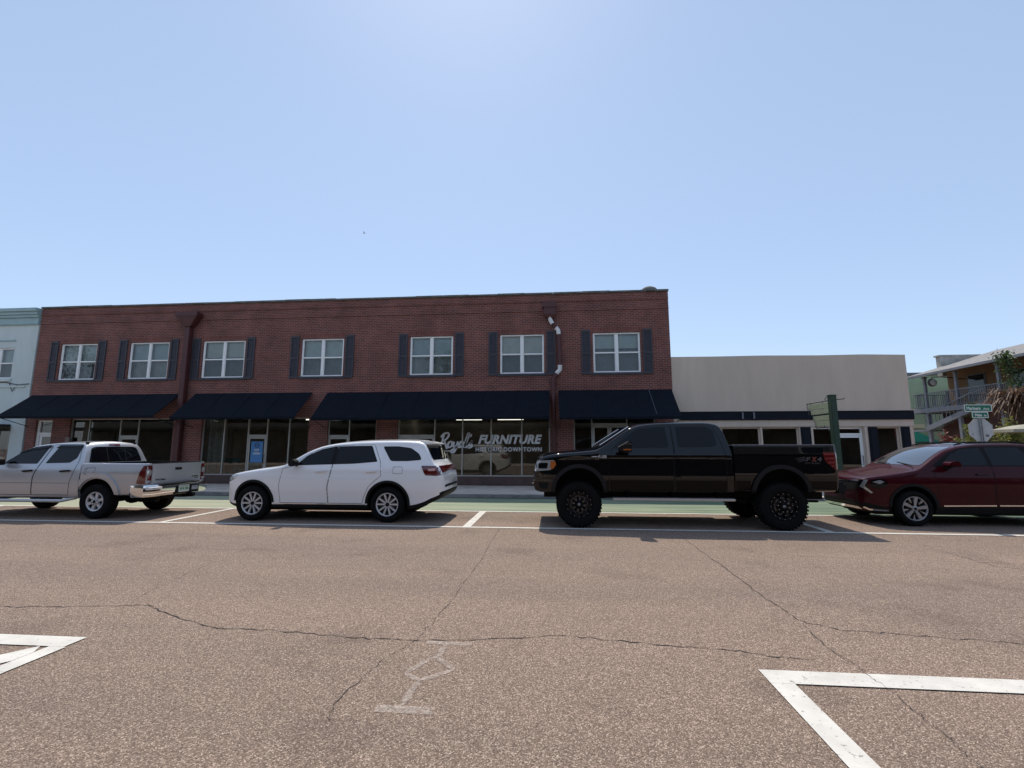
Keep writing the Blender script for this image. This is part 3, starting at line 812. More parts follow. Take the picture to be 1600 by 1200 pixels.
# ================================================================== TAUPE BUILDING (right)
TX0, TX1, TZ = 4.756, 13.52, 5.15
tb = thing("stucco_building", "single-storey taupe stucco shop with a navy band, right of the brick building", "building", (9.1, FY, 0))
m = MB()
tops = [(TX0,5.20),(6.5,5.19),(8.2,5.20),(10.4,5.17),(12.0,5.18),(TX1,5.14)]
ty = FY+.04
BAYT = [(5.15,8.0,.10,2.38),(8.06,9.42,.10,2.38),(9.88,11.74,.10,2.38),(12.24,13.02,.10,2.38)]
wall_open(m, TX0, TX1, -.05, 2.64, ty, BAYT, .18)
for i in range(len(tops)-1):
    (a, za), (b, zb) = tops[i], tops[i+1]
    m.add([(a,ty,2.64),(b,ty,2.64),(b,ty,zb),(a,ty,za)], [(0,1,2,3)])
    m.add([(a,ty,za),(b,ty,zb),(b,ty+.3,zb),(a,ty+.3,za)], [(0,1,2,3)])
m.add([(TX1,ty,-.05),(TX1,46,-.05),(TX1,46,4.5),(TX1,ty,5.14)], [(0,1,2,3)])
m.add([(TX0,ty+.3,4.6),(TX1,ty+.3,4.6),(TX1,46,4.4),(TX0,46,4.4)], [(0,1,2,3)])
m.build("wall", M_TAN, tb, recalc=False)
m = MB(); m.box(TX0+.25, TX1+.02, ty-.10, ty-.002, 2.66, 2.99); m.build("fascia_band", M_NAVY, tb, bevel=.01)
m = MB(); m.box(TX0+.25, TX1+.03, ty-.13, ty-.002, 2.991, 3.03); m.box(TX0+.25, TX1+.015, ty-.03, ty-.002, 2.40, 2.658); m.build("trim", M_TANL, tb, bevel=.006)
m = MB()
for x in (7.30, 7.72): m.box(x, x+.05, ty-.16, ty-.101, 2.70, 2.95)
m.build("bracket", mat("grey_bracket", (.16,.16,.19), .6), tb)
for a, b in ((9.47,9.84),(11.90,12.22),(13.06,13.36)):
    m = MB(); m.box(a, b, ty-.04, ty-.002, .12, 2.38); m.box(a+.05, b-.05, ty-.052, ty-.041, .9, 2.30); m.box(a+.05, b-.05, ty-.052, ty-.041, .2, .82)
    m.build("panel", M_NAVY, tb, bevel=.006)
for x in (11.78, 13.39, 9.855):
    m = MB(); m.box(x-.03+.0, x+.05, ty-.06, ty-.001, .10, 2.39); m.build("pilaster", M_TANL, tb, bevel=.005)
sy2 = ty+.12
glass_bay(tb, 5.15, 8.0, .1, 2.38, [6.58], y=sy2, fm=M_TANL)
glass_bay(tb, 8.06, 9.42, .1, 2.38, [], y=sy2, fm=M_TANL)
glass_bay(tb, 12.24, 13.02, .1, 2.38, [], y=sy2, fm=M_TANL)
f = glass_bay(tb, 9.88, 11.74, .1, 2.38, [10.70], doors=[(10.70,11.74)], head=2.10, y=sy2, fm=M_WHITE, w=.07)
rm = MB(); y0, y1 = ty+.19, ty+6
for a, b in ((5.1,9.44),(9.85,13.1)):
    rm.add([(a,y1,.1),(b,y1,.1),(b,y1,2.7),(a,y1,2.7)], [(0,1,2,3)]); rm.add([(a,y0,.1),(a,y1,.1),(a,y1,2.7),(a,y0,2.7)], [(0,1,2,3)])
    rm.add([(b,y0,.1),(b,y1,.1),(b,y1,2.7),(b,y0,2.7)], [(0,3,2,1)]); rm.add([(a,y0,2.7),(b,y0,2.7),(b,y1,2.7),(a,y1,2.7)], [(0,1,2,3)])
    rm.add([(a,y0,.101),(b,y0,.101),(b,y1,.101),(a,y1,.101)], [(0,1,2,3)], 1)
rm.build("interior", [M_ROOM, M_ROOMF], tb, recalc=False)

# ================================================================== PALE BLUE BUILDING (left)
LX0, LX1 = -31.0, -23.36
lb = thing("blue_building", "pale blue stucco building with a teal cornice at the left edge", "building", (-27, FY, 0))
ly = FY-.03
m = MB()
W2 = [(-25.9,-24.42,4.70,6.12),(-29.2,-27.6,4.70,6.12)]
G2 = [(-24.75,-24.02,.5,2.55),(-29,-25.2,.5,2.55)]
wall_open(m, LX0, LX1, -.05, 7.2, ly, W2+G2, .15)
m.add([(LX1,ly,-.05),(LX1,46,-.05),(LX1,46,7.1),(LX1,ly,7.2)], [(0,1,2,3)])
m.add([(LX0,ly+.2,7.1),(LX1,ly+.2,7.1),(LX1,46,7.0),(LX0,46,7.0)], [(0,1,2,3)])
m.build("wall", M_TEAL, lb, recalc=False)
m = MB()
m.box(LX0, LX1+.0, ly-.05, ly+.35, 7.202, 7.50); m.box(LX0, LX1+.02, ly-.12, ly+.35, 7.502, 7.62); m.box(LX0, LX1+.03, ly-.17, ly+.35, 7.622, 7.76); m.box(LX0, LX1+.04, ly-.24, ly+.35, 7.762, 7.92); m.box(LX0, LX1, ly-.07, ly-.001, 7.16, 7.20)
m.build("cornice", M_TEALC, lb, bevel=.012)
for a, b, c, d in W2:
    upper_window(lb, a, b, c, d, ly+.05)
    m = MB(); m.box(a-.08, b+.08, ly-.07, ly+.04, c-.14, c-.002); m.build("sill", M_TEAL, lb, bevel=.01)
    m = MB(); m.box(a-.02, b+.02, ly-.04, ly-.002, d+.30, d+.36); m.build("hood", M_TEALC, lb, bevel=.005)
m = MB(); m.box(LX0, -23.6, ly-.05, ly-.002, 4.28, 4.36); m.build("string_course", M_TEAL, lb, bevel=.006)
m = MB(); m.tube([(-30,ly-.03,4.55),(-27,ly-.03,4.50),(-24.6,ly-.03,4.52),(-24.0,ly-.03,4.40),(-23.4,ly-.03,4.44)], .015, 6); m.tube([(-24.4,ly-.03,4.5),(-24.2,ly-.03,4.1),(-24.0,ly-.03,4.42)], .012, 6)
m.build("cable", M_BLACKMET, lb)
for a, b, c, d in G2:
    glass_bay(lb, a, b, .5, d, [], y=ly+.1, fm=M_ALU)
    m = MB(); m.box(a+.03, b-.03, ly+.16, ly+.2, .5, 1.5); m.build("window_display", mat("display_card", (.40,.36,.34), .8, var=.8, vscale=7), lb)
    m = MB(); m.box(a, b, ly+.5, ly+3, .3, 2.7); m.build("room", M_ROOM, lb)
m = MB(); m.box(-31, -24.02, ly-.75, ly-.03, 2.50, 2.62); m.box(-31,-24.02, ly-.75, ly-.70, 2.36, 2.499); m.build("canopy", M_BLACKMET, lb)

# ================================================================== BALCONY BUILDING ACROSS THE SIDE STREET
M_RAIL = mat("weathered_rail_paint", (.19,.205,.225), .7, var=.2, vscale=3)
M_ROOFG = mat("grey_shingle", (.26,.25,.24), .9, var=.35, vscale=5, bump=.4, bscale=25)
M_OCHRE = mat("ochre_stucco", (.27,.165,.085), .9, var=.15, vscale=1.2)
M_DKWOOD = mat("dark_red_brown_wall", (.065,.030,.024), .9, var=.35, vscale=2)
M_DKGLASS = mat("dark_glass", (.012,.014,.016), .05)
BXX = 24.0
eb = thing("balcony_building", "house with a long upper balcony, grey shingle roof and ochre wall across the side street", "building", (26, 27, 0))
WXX = BXX + 2.1
m = MB()
m.box(WXX, 36, 18, 32.6, 0, 3.7); w = m.build("ground_floor_wall", M_DKWOOD, eb)
m = MB(); m.box(WXX+.002, 36, 26.6, 32.6, 3.702, 6.6); m.build("upper_wall", M_OCHRE, eb)
m = MB(); m.box(WXX+.002, 36, 18, 26.598, 3.702, 6.6); m.build("upper_wall", M_DKWOOD, eb)
m = MB(); m.box(BXX-.15, WXX-.002, 18, 33.0, 3.88, 4.05); m.box(BXX-.18, BXX-.151, 18, 33.05, 3.80, 4.08)
m.box(BXX-.15, WXX-.002, 33.001, 33.05, 3.80, 4.08); m.build("balcony_deck", M_RAIL, eb)
for y in (31.7, 29.4, 26.75, 24.0, 21.0):
    m = MB(); top = 6.10 + (32.75-y)*.012
    m.box(BXX-.07, BXX+.07, y-.07, y+.07, 4.08, top); m.box(BXX-.11, BXX+.11, y-.11, y+.11, top-.12, top-.02)
    if y > 24.5 or y < 22: m.box(BXX-.09, BXX+.09, y-.09, y+.09, .1, 3.80)
    m.build("post", M_RAIL, eb, bevel=.01)
def railing(par, pts, z0, h, name="railing", gap=.13):
    m = MB()
    for (a, b) in zip(pts[:-1], pts[1:]):
        a = Vector(a); b = Vector(b); L = (b-a).length; n = int(L/gap)
        m.bar(a+Vector((0,0,z0+h)), b+Vector((0,0,z0+h)), .07, .05); m.bar(a+Vector((0,0,z0+.10)), b+Vector((0,0,z0+.10)), .05, .04)
        for i in range(1, n):
            p = a.lerp(b, i/n); m.box(p.x-.014, p.x+.014, p.y-.014, p.y+.014, p.z+z0+.12, p.z+z0+h-.02)
    return m.build(name, M_RAIL, par)
railing(eb, [(BXX,32.75,0),(BXX,29.45,0)], 4.08, .95)
railing(eb, [(BXX,29.35,0),(BXX,26.8,0)], 4.08, .95)
railing(eb, [(BXX,26.7,0),(BXX,18,0)], 4.08, .95)
railing(eb, [(BXX,32.8,0),(WXX,32.8,0)], 4.08, .95)
# roof: low eave over the balcony, rising to the ridge
m = MB(); ex = BXX-.35; ez = 6.20; rx = 30; rz = 8.15
m.add([(ex,17.5,ez+.17),(ex,33.3,ez),(rx,33.3,rz),(rx,17.5,rz+.1),(ex,17.5,ez+.05),(ex,33.3,ez-.12),(rx,33.3,rz-.12),(rx,17.5,rz-.02)],
      [(0,3,2,1),(4,5,6,7),(0,1,5,4),(1,2,6,5),(2,3,7,6),(3,0,4,7)])
m.add([(rx+.001,17.5,rz+.1),(rx+.001,33.3,rz),(36.5,33.3,6.2),(36.5,17.5,6.2)], [(0,3,2,1)])
ro = m.build("roof", M_ROOFG, eb)
m = MB(); m.bar((ex-.07,17.5,ez+.11),(ex-.07,33.35,ez-.06),.12,.14); m.build("gutter", M_RAIL, eb)
m = MB()
for i in range(26):
    y = 18+i*.6; m.bar((ex+.05,y,ez-.02+ (33.3-y)*.01),(WXX,y,ez+.55+(33.3-y)*.01),.05,.12)
m.build("rafter", M_RAIL, ro)
m = MB(); m.box(26.4, 32, 33.302, 33.7, 6.4, 7.75); m.box(26.3, 32.1, 33.29, 33.75, 7.751, 7.85); m.build("parapet", mat("pale_parapet",(.42,.40,.36),.9,var=.3,vscale=3), eb)
for y0, y1, z0, z1 in ((29.9,31.1,4.1,6.1),(27.4,28.3,4.6,6.0),(25.0,26.0,4.1,6.1),(22.0,23.4,4.7,6.0)):
    m = MB(); m.box(WXX-.05, WXX, y0, y1, z0, z1); o = m.build("window", M_RAIL, eb)
    m = MB(); m.box(WXX-.07, WXX-.051, y0+.08, y1-.08, z0+.08, z1-.08); m.build("pane", M_DKGLASS, o)
# outside stair under the balcony
st = MB(); A = Vector((BXX-.1, 28.3, 3.85)); B = Vector((BXX-.1, 31.9, 2.75))
for dx in (0, .95): st.bar(A+Vector((dx,0,0)), B+Vector((dx,0,0)), .06, .30)
for i in range(16):
    p = A.lerp(B, (i+.5)/16); st.box(p.x+.03, p.x+.92, p.y-.14, p.y+.14, p.z-.02, p.z+.02)
st.box(BXX-.15, BXX+.95, 31.9, 32.95, 2.62, 2.74)
so = st.build("stair", M_RAIL, eb)
st = MB(); st.bar(A+Vector((0,0,.9)), B+Vector((0,0,.9)), .05, .05)
for i in range(14):
    p = A.lerp(B, i/13); st.box(p.x-.015, p.x+.015, p.y-.015, p.y+.015, p.z+.1, p.z+.9)
st.build("stair_railing", M_RAIL, so)
# round lamp on a bracket under the eave
m = MB(); m.box(BXX+.5, BXX+.62, 18.2, 31.3, .1, 3.72); m.build("ground_floor_screen", M_DKWOOD, eb)
lp = MB(); c = (BXX-.05, 31.05, 5.66)
lp.lathe([(.001,-.10),(.22,-.09),(.25,-.03),(.25,.05),(.001,.07)], c, 'y', 24); lo = lp.build("round_lamp", mat("dark_bronze",(.03,.025,.022),.5), eb, smooth=40)
lp = MB(); lp.lathe([(.001,-.125),(.10,-.12),(.20,-.10),(.201,-.09)], c, 'y', 24); lp.build("lens", mat("lamp_lens",(.5,.52,.5),.3), lo, smooth=50)
lp = MB(); lp.tube([(c[0],c[1],c[2]+.24),(c[0],c[1],c[2]+.34),(c[0]+.5,c[1],c[2]+.36),(c[0]+2.0,c[1],c[2]+.2)], .025, 8); lp.build("bracket", M_BLACKMET, lo)

# green building further along the side street, with a green awning
gb = thing("green_building", "pale green rendered building seen beyond the balcony", "building", (30, 40, 0))
M_GREENW = mat("pale_green_render", (.40,.54,.36), .9, var=.12, vscale=1)
m = MB(); m.box(23.0, 40, 37, 50, 0, 7.0); w = m.build("wall", M_GREENW, gb)
m = MB(); m.box(22.9, 40.1, 36.9, 50.1, 7.001, 7.2); m.build("coping", M_RAIL, gb)
m = MB(); m.box(25.4, 27.6, 36.93, 36.998, 3.02, 3.30); m.build("string_course", mat("cream_trim",(.80,.78,.55),.8), gb)
for a, b, z0, z1 in ((29.4,30.6,3.9,5.8),(31.6,32.8,3.9,5.8),(29.4,30.6,.8,2.6)):
    m = MB(); m.box(a, b, 36.94, 36.998, z0, z1); o = m.build("window", M_RAIL, gb)
    m = MB(); m.box(a+.1, b-.1, 36.92, 36.939, z0+.1, z1-.1); m.build("pane", M_DKGLASS, o)
M_GREENC = mat("green_awning_canvas", (.02,.27,.17), .8)
aw = MB(); aw.add([(24.0,36.98,3.15),(26.3,36.98,3.15),(27.2,35.2,2.0),(24.0,35.2,2.0),(24.0,35.2,1.85),(27.2,35.2,1.85)], [(0,3,2,1),(3,4,5,2)])
ao = aw.build("awning", M_GREENC, gb, recalc=False)
aw = MB()
for x, x2 in ((24.0,24.0),(26.3,27.2)): aw.tube([(x,36.97,3.12),(x2,35.22,1.97)],.025,6)
aw.tube([(24.0,35.22,1.97),(27.2,35.22,1.97)],.025,6); aw.build("awning_frame", M_BLACKMET, ao)

# ================================================================== STREET SIGNS
M_GALV = mat("galvanised_steel", (.38,.39,.40), .45, metal=.6, var=.2, vscale=8)
M_SGREEN = mat("street_sign_green", (.008,.15,.085), .4)
M_SWHITE = mat("sign_white", (.75,.75,.72), .5)
sx, syy = 14.48, 17.0
ss = thing("stop_sign", "stop sign seen from behind on a steel post below two green street-name plates", "sign", (sx, syy, .1))
m = MB()
for dx in (-.025,.025): m.box(sx+dx-.012, sx+dx+.012, syy-.025, syy+.025, .1, 3.1)
m.box(sx-.036, sx+.036, syy+.0255, syy+.03, .1, 3.1); m.build("post", M_GALV, ss)
m = MB(); R8 = .381/cos(pi/8)
m.prism([(sx+.0+R8*cos(pi/8+k*pi/4), 2.20+R8*sin(pi/8+k*pi/4)) for k in range(8)], 'y', syy+.032, syy+.036)
pl = m.build("sign_plate", [mat("bare_aluminium",(.50,.51,.51),.5,metal=.3,var=.12,vscale=6)], ss)
m = MB(); m.prism([(sx+R8*.99*cos(pi/8+k*pi/4), 2.20+R8*.99*sin(pi/8+k*pi/4)) for k in range(8)], 'y', syy+.0365, syy+.0375)
m.build("sign_face", mat("stop_red",(.5,.02,.025),.4), pl)
m = MB(); m.box(sx+.13, sx+.24, syy+.029, syy+.0315, 1.97, 2.04); m.box(sx-.28, sx-.245, syy+.029, syy+.0315, 2.03, 2.07); m.build("sticker", mat("grey_sticker",(.12,.12,.13),.6), pl)
def plate(x0, x1, z0, z1, y, txt, tx, suffix=None, ang=0.0, sxr=None):
    m = MB(); m.box(x0, x1, y, y+.006, z0, z1, 0)
    b = .022
    for a in ((x0,x1,z0,z0+b),(x0,x1,z1-b,z1),(x0,x0+b,z0+b,z1-b),(x1-b,x1,z0+b,z1-b)): m.box(a[0],a[1],y-.002,y-.0001,a[2],a[3],1)
    h = z1-z0
    text_on(m, txt, tx[0], tx[1], y-.003, z0+h*.27, h*.62, offset=.004, mi=1, extrude=.001)
    if suffix: text_on(m, suffix, sxr[0], sxr[1], y-.003, z0+h*.27, h*.40, offset=.002, mi=1, extrude=.001)
    o = m.build("name_plate", [M_SGREEN, M_SWHITE], ss, recalc=False)
    return o
plate(13.99, 14.86, 2.815, 3.055, syy-.04, "Mariners", (14.06, 14.50), "Ave", sxr=(14.58,14.77))
plate(14.21, 14.72, 2.60, 2.805, syy-.037, "Main", (14.30, 14.52), "St", sxr=(14.58,14.66))

gx, gy = 9.20, 16.0
ws = thing("directory_sign", "green post carrying a slatted cream directory board, on the pavement by the black pickup", "sign", (gx, gy, .1))
M_POSTG = mat("dark_green_post_paint", (.022,.050,.030), .55, var=.25, vscale=5)
M_BOARD = mat("cream_green_board", (.31,.34,.22), .7, var=.15, vscale=4)
M_BOARDW = mat("board_lettering", (.62,.64,.55), .7)
m = MB(); m.box(gx-.095, gx+.095, gy-.095, gy+.095, .1, 3.30); m.box(gx-.12, gx+.12, gy-.12, gy+.12, .1, .45); m.box(gx-.11, gx+.11, gy-.11, gy+.11, 3.301, 3.33); m.build("post", M_POSTG, ws, bevel=.01)
# boards run back from the post, away from the street
for i, (z0, z1, L) in enumerate(((2.92,3.10,1.26),(2.74,2.90,1.14),(2.52,2.69,1.04),(2.34,2.50,.96))):
    m = MB(); m.box(gx-.03, gx+.03, gy+.12, gy+.12+L, z0, z1)
    bo = m.build("board", M_BOARD, ws, bevel=.006)
m = MB(); m.tube([(gx,gy+.1,3.16),(gx,gy+1.52,3.16)],.018,8); m.tube([(gx,gy+.1,2.28),(gx,gy+1.06,2.28)],.016,8); m.tube([(gx,gy+1.06,2.28),(gx,gy+1.30,3.16)],.013,8); m.tube([(gx,gy+.55,2.28),(gx,gy+.55,3.16)],.012,8)
m.tube([(gx,gy+.1,3.16),(gx,gy+.16,3.27),(gx,gy+.30,3.30),(gx,gy+.40,3.22),(gx,gy+.33,3.16)],.012,8)
m.tube([(gx,gy+.1,2.28),(gx,gy+.18,2.18),(gx,gy+.32,2.17),(gx,gy+.40,2.24)],.012,8)
m.tube([(gx,gy+1.50,3.16),(gx,gy+1.53,3.05),(gx,gy+1.48,2.95),(gx,gy+1.44,2.75)],.012,8); m.build("scroll_frame", M_POSTG, ws, smooth=40)
m = MB(); m.tube([(gx+.08,gy-.05,3.17),(gx+.28,gy-.10,3.18),(gx+.34,gy-.1,3.21)],.014,8); m.build("hook", M_POSTG, ws, smooth=40)

# a small bird high over the roof
bd = MB(); bc = Vector((-14.5, 33, 18.2))
bd.tube([bc+Vector((-.18,0,0)), bc+Vector((-.10,0,.02)), bc+Vector((0,0,.03)), bc+Vector((.12,0,.01)), bc+Vector((.22,0,0))], [.01,.05,.06,.04,.015], 8)
bd.add([bc+Vector((-.06,0,.04)), bc+Vector((.08,0,.04)), bc+Vector((.10,-.42,.16)), bc+Vector((.02,-.40,.17))], [(0,1,2,3)])
bd.add([bc+Vector((-.06,0,.04)), bc+Vector((.08,0,.04)), bc+Vector((.10,.42,.16)), bc+Vector((.02,.40,.17))], [(0,3,2,1)])
bd.v = [tuple(bc+(Vector(p)-bc)*.45) for p in bd.v]
b = bd.build("bird", mat("dark_feathers",(.03,.03,.03),.8)); tag(b, "tiny dark bird flying in the open sky above the brick building", "bird")

# ================================================================== PLANTS ACROSS THE SIDE STREET
M_LEAFY = leaf_mat("yellow_green_leaves", (.10,.135,.025), (.30,.30,.07))
M_LEAFD = leaf_mat("dark_green_leaves", (.03,.06,.018), (.09,.14,.04))
M_LEAFR = leaf_mat("red_leaves", (.10,.02,.018), (.30,.10,.08))
M_THATCH = leaf_mat("dry_palm_thatch", (.07,.036,.022), (.19,.105,.058))
M_TRUNK = mat("palm_trunk", (.10,.065,.045), .95, var=.4, vscale=9, bump=.6, bscale=18)
M_STEM = mat("plant_stem", (.11,.075,.045), .9, var=.3, vscale=8)
def leaf(mb, p, d, L, W, rng, fold=.25):
    d = d.normalized(); s = d.cross(Vector((rng.uniform(-1,1), rng.uniform(-1,1), rng.uniform(.2,1)))).normalized(); n = s.cross(d)
    a = p; b = p + d*L*.5 + s*W*.5 + n*fold*W; c = p + d*L - n*L*.12; e = p + d*L*.5 - s*W*.5 + n*fold*W; m_ = p + d*L*.5
    mb.add([a,b,c,e,m_], [(0,1,4),(1,2,4),(4,2,3),(0,4,3)])
def bush(name, label, cat, c, rx, ry, h, n, m, L=.16, W=.075, seed=1, group=None, z0=.1):
    rng = random.Random(seed); t = thing(name, label, cat, (c[0], c[1], z0), group)
    st = MB(); tips = []
    for i in range(max(6, n//160)):
        a = rng.uniform(0, 2*pi); r = sqrt(rng.random()); tip = Vector((c[0]+rx*r*cos(a), c[1]+ry*r*sin(a), z0 + h*rng.uniform(.45, 1.0)*(1-.35*r*r)))
        base = Vector((c[0]+rx*.15*cos(a), c[1]+ry*.15*sin(a), z0)); mid = base.lerp(tip,.55)+Vector((rng.uniform(-.1,.1),rng.uniform(-.1,.1),.08))
        st.tube([base, mid, tip], [.022,.014,.006], 5); tips.append((base, mid, tip))
    st.build("stem", M_STEM, t, smooth=60)
    lf = MB()
    for i in range(n):
        b_, m2, tp = rng.choice(tips); u = rng.random()**.6
        p = (b_.lerp(m2, u*2) if u < .5 else m2.lerp(tp, u*2-1)) + Vector((rng.gauss(0,.13),rng.gauss(0,.13),rng.gauss(0,.10)))
        p.z = max(p.z, z0+.05)
        d = Vector((rng.gauss(0,1), rng.gauss(0,1), rng.gauss(.25,.7))); k = rng.uniform(.6,1.25)
        leaf(lf, p, d, L*k, W*k, rng)
    lf.build("foliage", m, t, recalc=False)
    return t
bush("shrub", "sunny yellow-green shrub left of the stop sign across the side street", "shrub", (18.3,22.0), .8,.7,2.75, 1900, M_LEAFY, seed=3)
bush("shrub", "yellow-green shrub right of the stop sign below the dry palm thatch", "shrub", (19.3,21.6), .8,.7,2.5, 1900, M_LEAFY, seed=4)
bush("shrub", "dark red-leaved shrub between the outside stair and the stop sign", "shrub", (18.75,23.9), .55,.5,2.3, 900, M_LEAFR, L=.2,W=.1, seed=5)
bush("shrub", "tall green climber leaning beside the palm trunk at the right edge", "shrub", (18.95,21.0), .42,.4,3.0, 1300, M_LEAFY, seed=6)
# vine climbing a post of the balcony
def vine(label, pts, n, seed, m=M_LEAFD, sp=.20):
    rng = random.Random(seed); t = thing("climbing_vine", label, "vine", pts[0])
    s = MB(); P = [Vector(p) for p in pts]
    for k in range(3): s.tube([p+Vector((rng.uniform(-.06,.06),rng.uniform(-.06,.06),0)) for p in P], .022, 6)
    s.build("stem", M_STEM, t, smooth=60); lf = MB()
    for i in range(n):
        u = rng.random()*(len(P)-1); j = min(int(u), len(P)-2); p = P[j].lerp(P[j+1], u-j)+Vector((rng.gauss(0,sp),rng.gauss(0,sp),rng.gauss(0,.12)))
        k = rng.uniform(.6,1.3); leaf(lf, p, Vector((rng.gauss(0,1),rng.gauss(0,1),rng.gauss(-.2,.8))), .17*k, .09*k, rng)
    lf.build("foliage", m, t, recalc=False)
vine("dark vine climbing the balcony post behind the street-name plates", [(20.3,23.8,.1),(20.25,23.8,1.5),(20.3,23.8,2.8),(20.2,23.9,3.7)], 650, 8, sp=.14)
vine("vine hanging from the roof eave above the dry thatch at the right edge", [(22.6,24.2,4.2),(22.5,24.4,5.2),(22.4,24.5,5.9),(22.3,24.6,6.2)], 520, 9, m=M_LEAFD, sp=.18)
# palm with a skirt of dry fronds
pm = thing("palm_tree", "palm with a brown skirt of dry hanging fronds at the right edge", "tree", (20.6, 21.8, .1))
rng = random.Random(12); m = MB()
pp = [Vector((20.75,21.8,.1)), Vector((20.6,21.8,1.4)), Vector((20.35,21.8,2.6)), Vector((20.2,21.8,3.6))]
m.tube(pp, [.26,.23,.20,.22], 14); m.build("trunk", M_TRUNK, pm, smooth=60)
th = MB()
for i in range(620):
    a = rng.uniform(0,2*pi); top = Vector((20.15+rng.uniform(-.3,.3), 21.8+rng.uniform(-.3,.3), 3.65+rng.uniform(-.25,.35)))
    r = rng.uniform(.4,1.45); drop = rng.uniform(-.15,.75)
    p1 = top + Vector((cos(a)*r*.6, sin(a)*r*.6, rng.uniform(-.1,.25))); p2 = top + Vector((cos(a)*r, sin(a)*r*.9, -drop))
    w = rng.uniform(.012,.035); s = Vector((-sin(a),cos(a),rng.uniform(-.4,.4)))*w
    th.add([top-s*.5, top+s*.5, p1+s, p1-s, p2+s*.4, p2-s*.4], [(0,1,2,3),(3,2,4,5)])
th.build("crown", M_THATCH, pm, recalc=False)
# pale patio parasol at the edge of the frame
pa = thing("parasol", "pale beige parasol with a white pole at the right edge behind the red car", "parasol", (17.95,19.0,.1))
m = MB(); m.tube([(17.95,19.0,.1),(17.95,19.0,2.5)], .025, 10); m.build("pole", M_ELBOW, pa, smooth=40)
m = MB(); vs = [(17.95,19.0,2.5)]; n = 8
for ring, (r, z) in enumerate(((.6,2.42),(1.15,2.28))):
    for k in range(n): a = 2*pi*(k+.5)/n; vs.append((17.95+r*cos(a), 19.0+r*sin(a), z))
for k in range(n): a = 2*pi*(k+.5)/n; vs.append((17.95+1.16*cos(a), 19.0+1.16*sin(a), 2.17))
fs = [(0,1+k,1+(k+1)%n) for k in range(n)] + [(1+k,1+n+k,1+n+(k+1)%n,1+(k+1)%n) for k in range(n)] + [(1+n+k,1+2*n+k,1+2*n+(k+1)%n,1+n+(k+1)%n) for k in range(n)]
m.add(vs, fs); cn = m.build("canopy", mat("beige_canvas",(.36,.34,.27),.9,var=.1,vscale=3), pa, recalc=False)
m = MB()
for k in range(n): a = 2*pi*(k+.5)/n; m.tube([(17.95,19.0,2.47),(17.95+1.13*cos(a),19.0+1.13*sin(a),2.26)],.008,5)
m.build("ribs", M_ELBOW, cn)

# ================================================================== THE SIDE OF THE STREET BEHIND THE VIEWER (seen in reflections)
mb = MB(); mb.box(-60, 60, -12, -3.0, -.05, .12); struct(mb, "near_sidewalk", M_CONC)
ob = thing("unseen_arcade", "long dark timber-fronted building with a deep canopy on the viewer's side of the street", "building", (0, -7, 0))  # added out of view; deep canopy and dark front keep the reflections dark
m = MB(); m.box(-48, 48, -16, -7.0, 0, 6.6); m.build("wall", mat("dark_grey_boards",(.10,.098,.092),.9,var=.3,vscale=1.5), ob)
m = MB(); m.box(-48, 48, -6.99, -3.5, 3.25, 3.5); m.build("canopy", M_BLACKMET, ob)
m = MB(); m.box(-48, 48, -6.97, -6.9, .12, 3.2); m.build("shopfront", mat("dark_shopfront",(.11,.095,.075),.4), ob)
for i in range(17):
    x = -48+6*i; m = MB(); m.box(x-.1, x+.1, -3.75, -3.55, .12, 3.249); m.build("post", M_BLACKMET, ob)
    if i < 16:
        m = MB(); m.box(x+1.5, x+3.3, -6.99, -6.93, 4.2, 5.8); o = m.build("window", M_WHITE, ob)
        m = MB(); m.box(x+1.57, x+3.23, -6.93, -6.915, 4.27, 5.73); m.build("pane", M_DKGLASS, o)

M_OAK = leaf_mat("oak_leaves", (.025,.045,.015), (.08,.11,.035))
def tall_tree(x, y, h, seed, label):
    rng = random.Random(seed); t = thing("street_tree", label, "tree", (x, y, 0), "tall trees behind the arcade building")
    m = MB(); P = [Vector((x,y,0)), Vector((x+.2,y,h*.3)), Vector((x-.1,y+.2,h*.55)), Vector((x+.2,y,h*.85))]
    m.tube(P, [.42,.32,.22,.06], 10); tips = []
    for i in range(14):
        b = P[1].lerp(P[3], rng.random()); a = rng.uniform(0,2*pi); r = rng.uniform(1.6,3.8)
        e = b+Vector((cos(a)*r, sin(a)*r, rng.uniform(.6,2.6))); m.tube([b, b.lerp(e,.5)+Vector((0,0,.3)), e], [.12,.07,.03], 6); tips.append((b, e))
    m.build("trunk", M_STEM, t, smooth=60); lf = MB()
    for i in range(1500):
        b, e = rng.choice(tips); p = b.lerp(e, rng.uniform(.45,1.1))+Vector((rng.gauss(0,.7),rng.gauss(0,.7),rng.gauss(0,.55)))
        leaf(lf, p, Vector((rng.gauss(0,1),rng.gauss(0,1),rng.gauss(0,.8))), rng.uniform(.3,.55), rng.uniform(.15,.28), rng)
    lf.build("crown", M_OAK, t, recalc=False)
tall_tree(-14, -21, 14, 22, "leafy tree behind the middle of the arcade building")
tall_tree(-63, -20, 16, 24, "leafy tree beyond the left end of the arcade building")

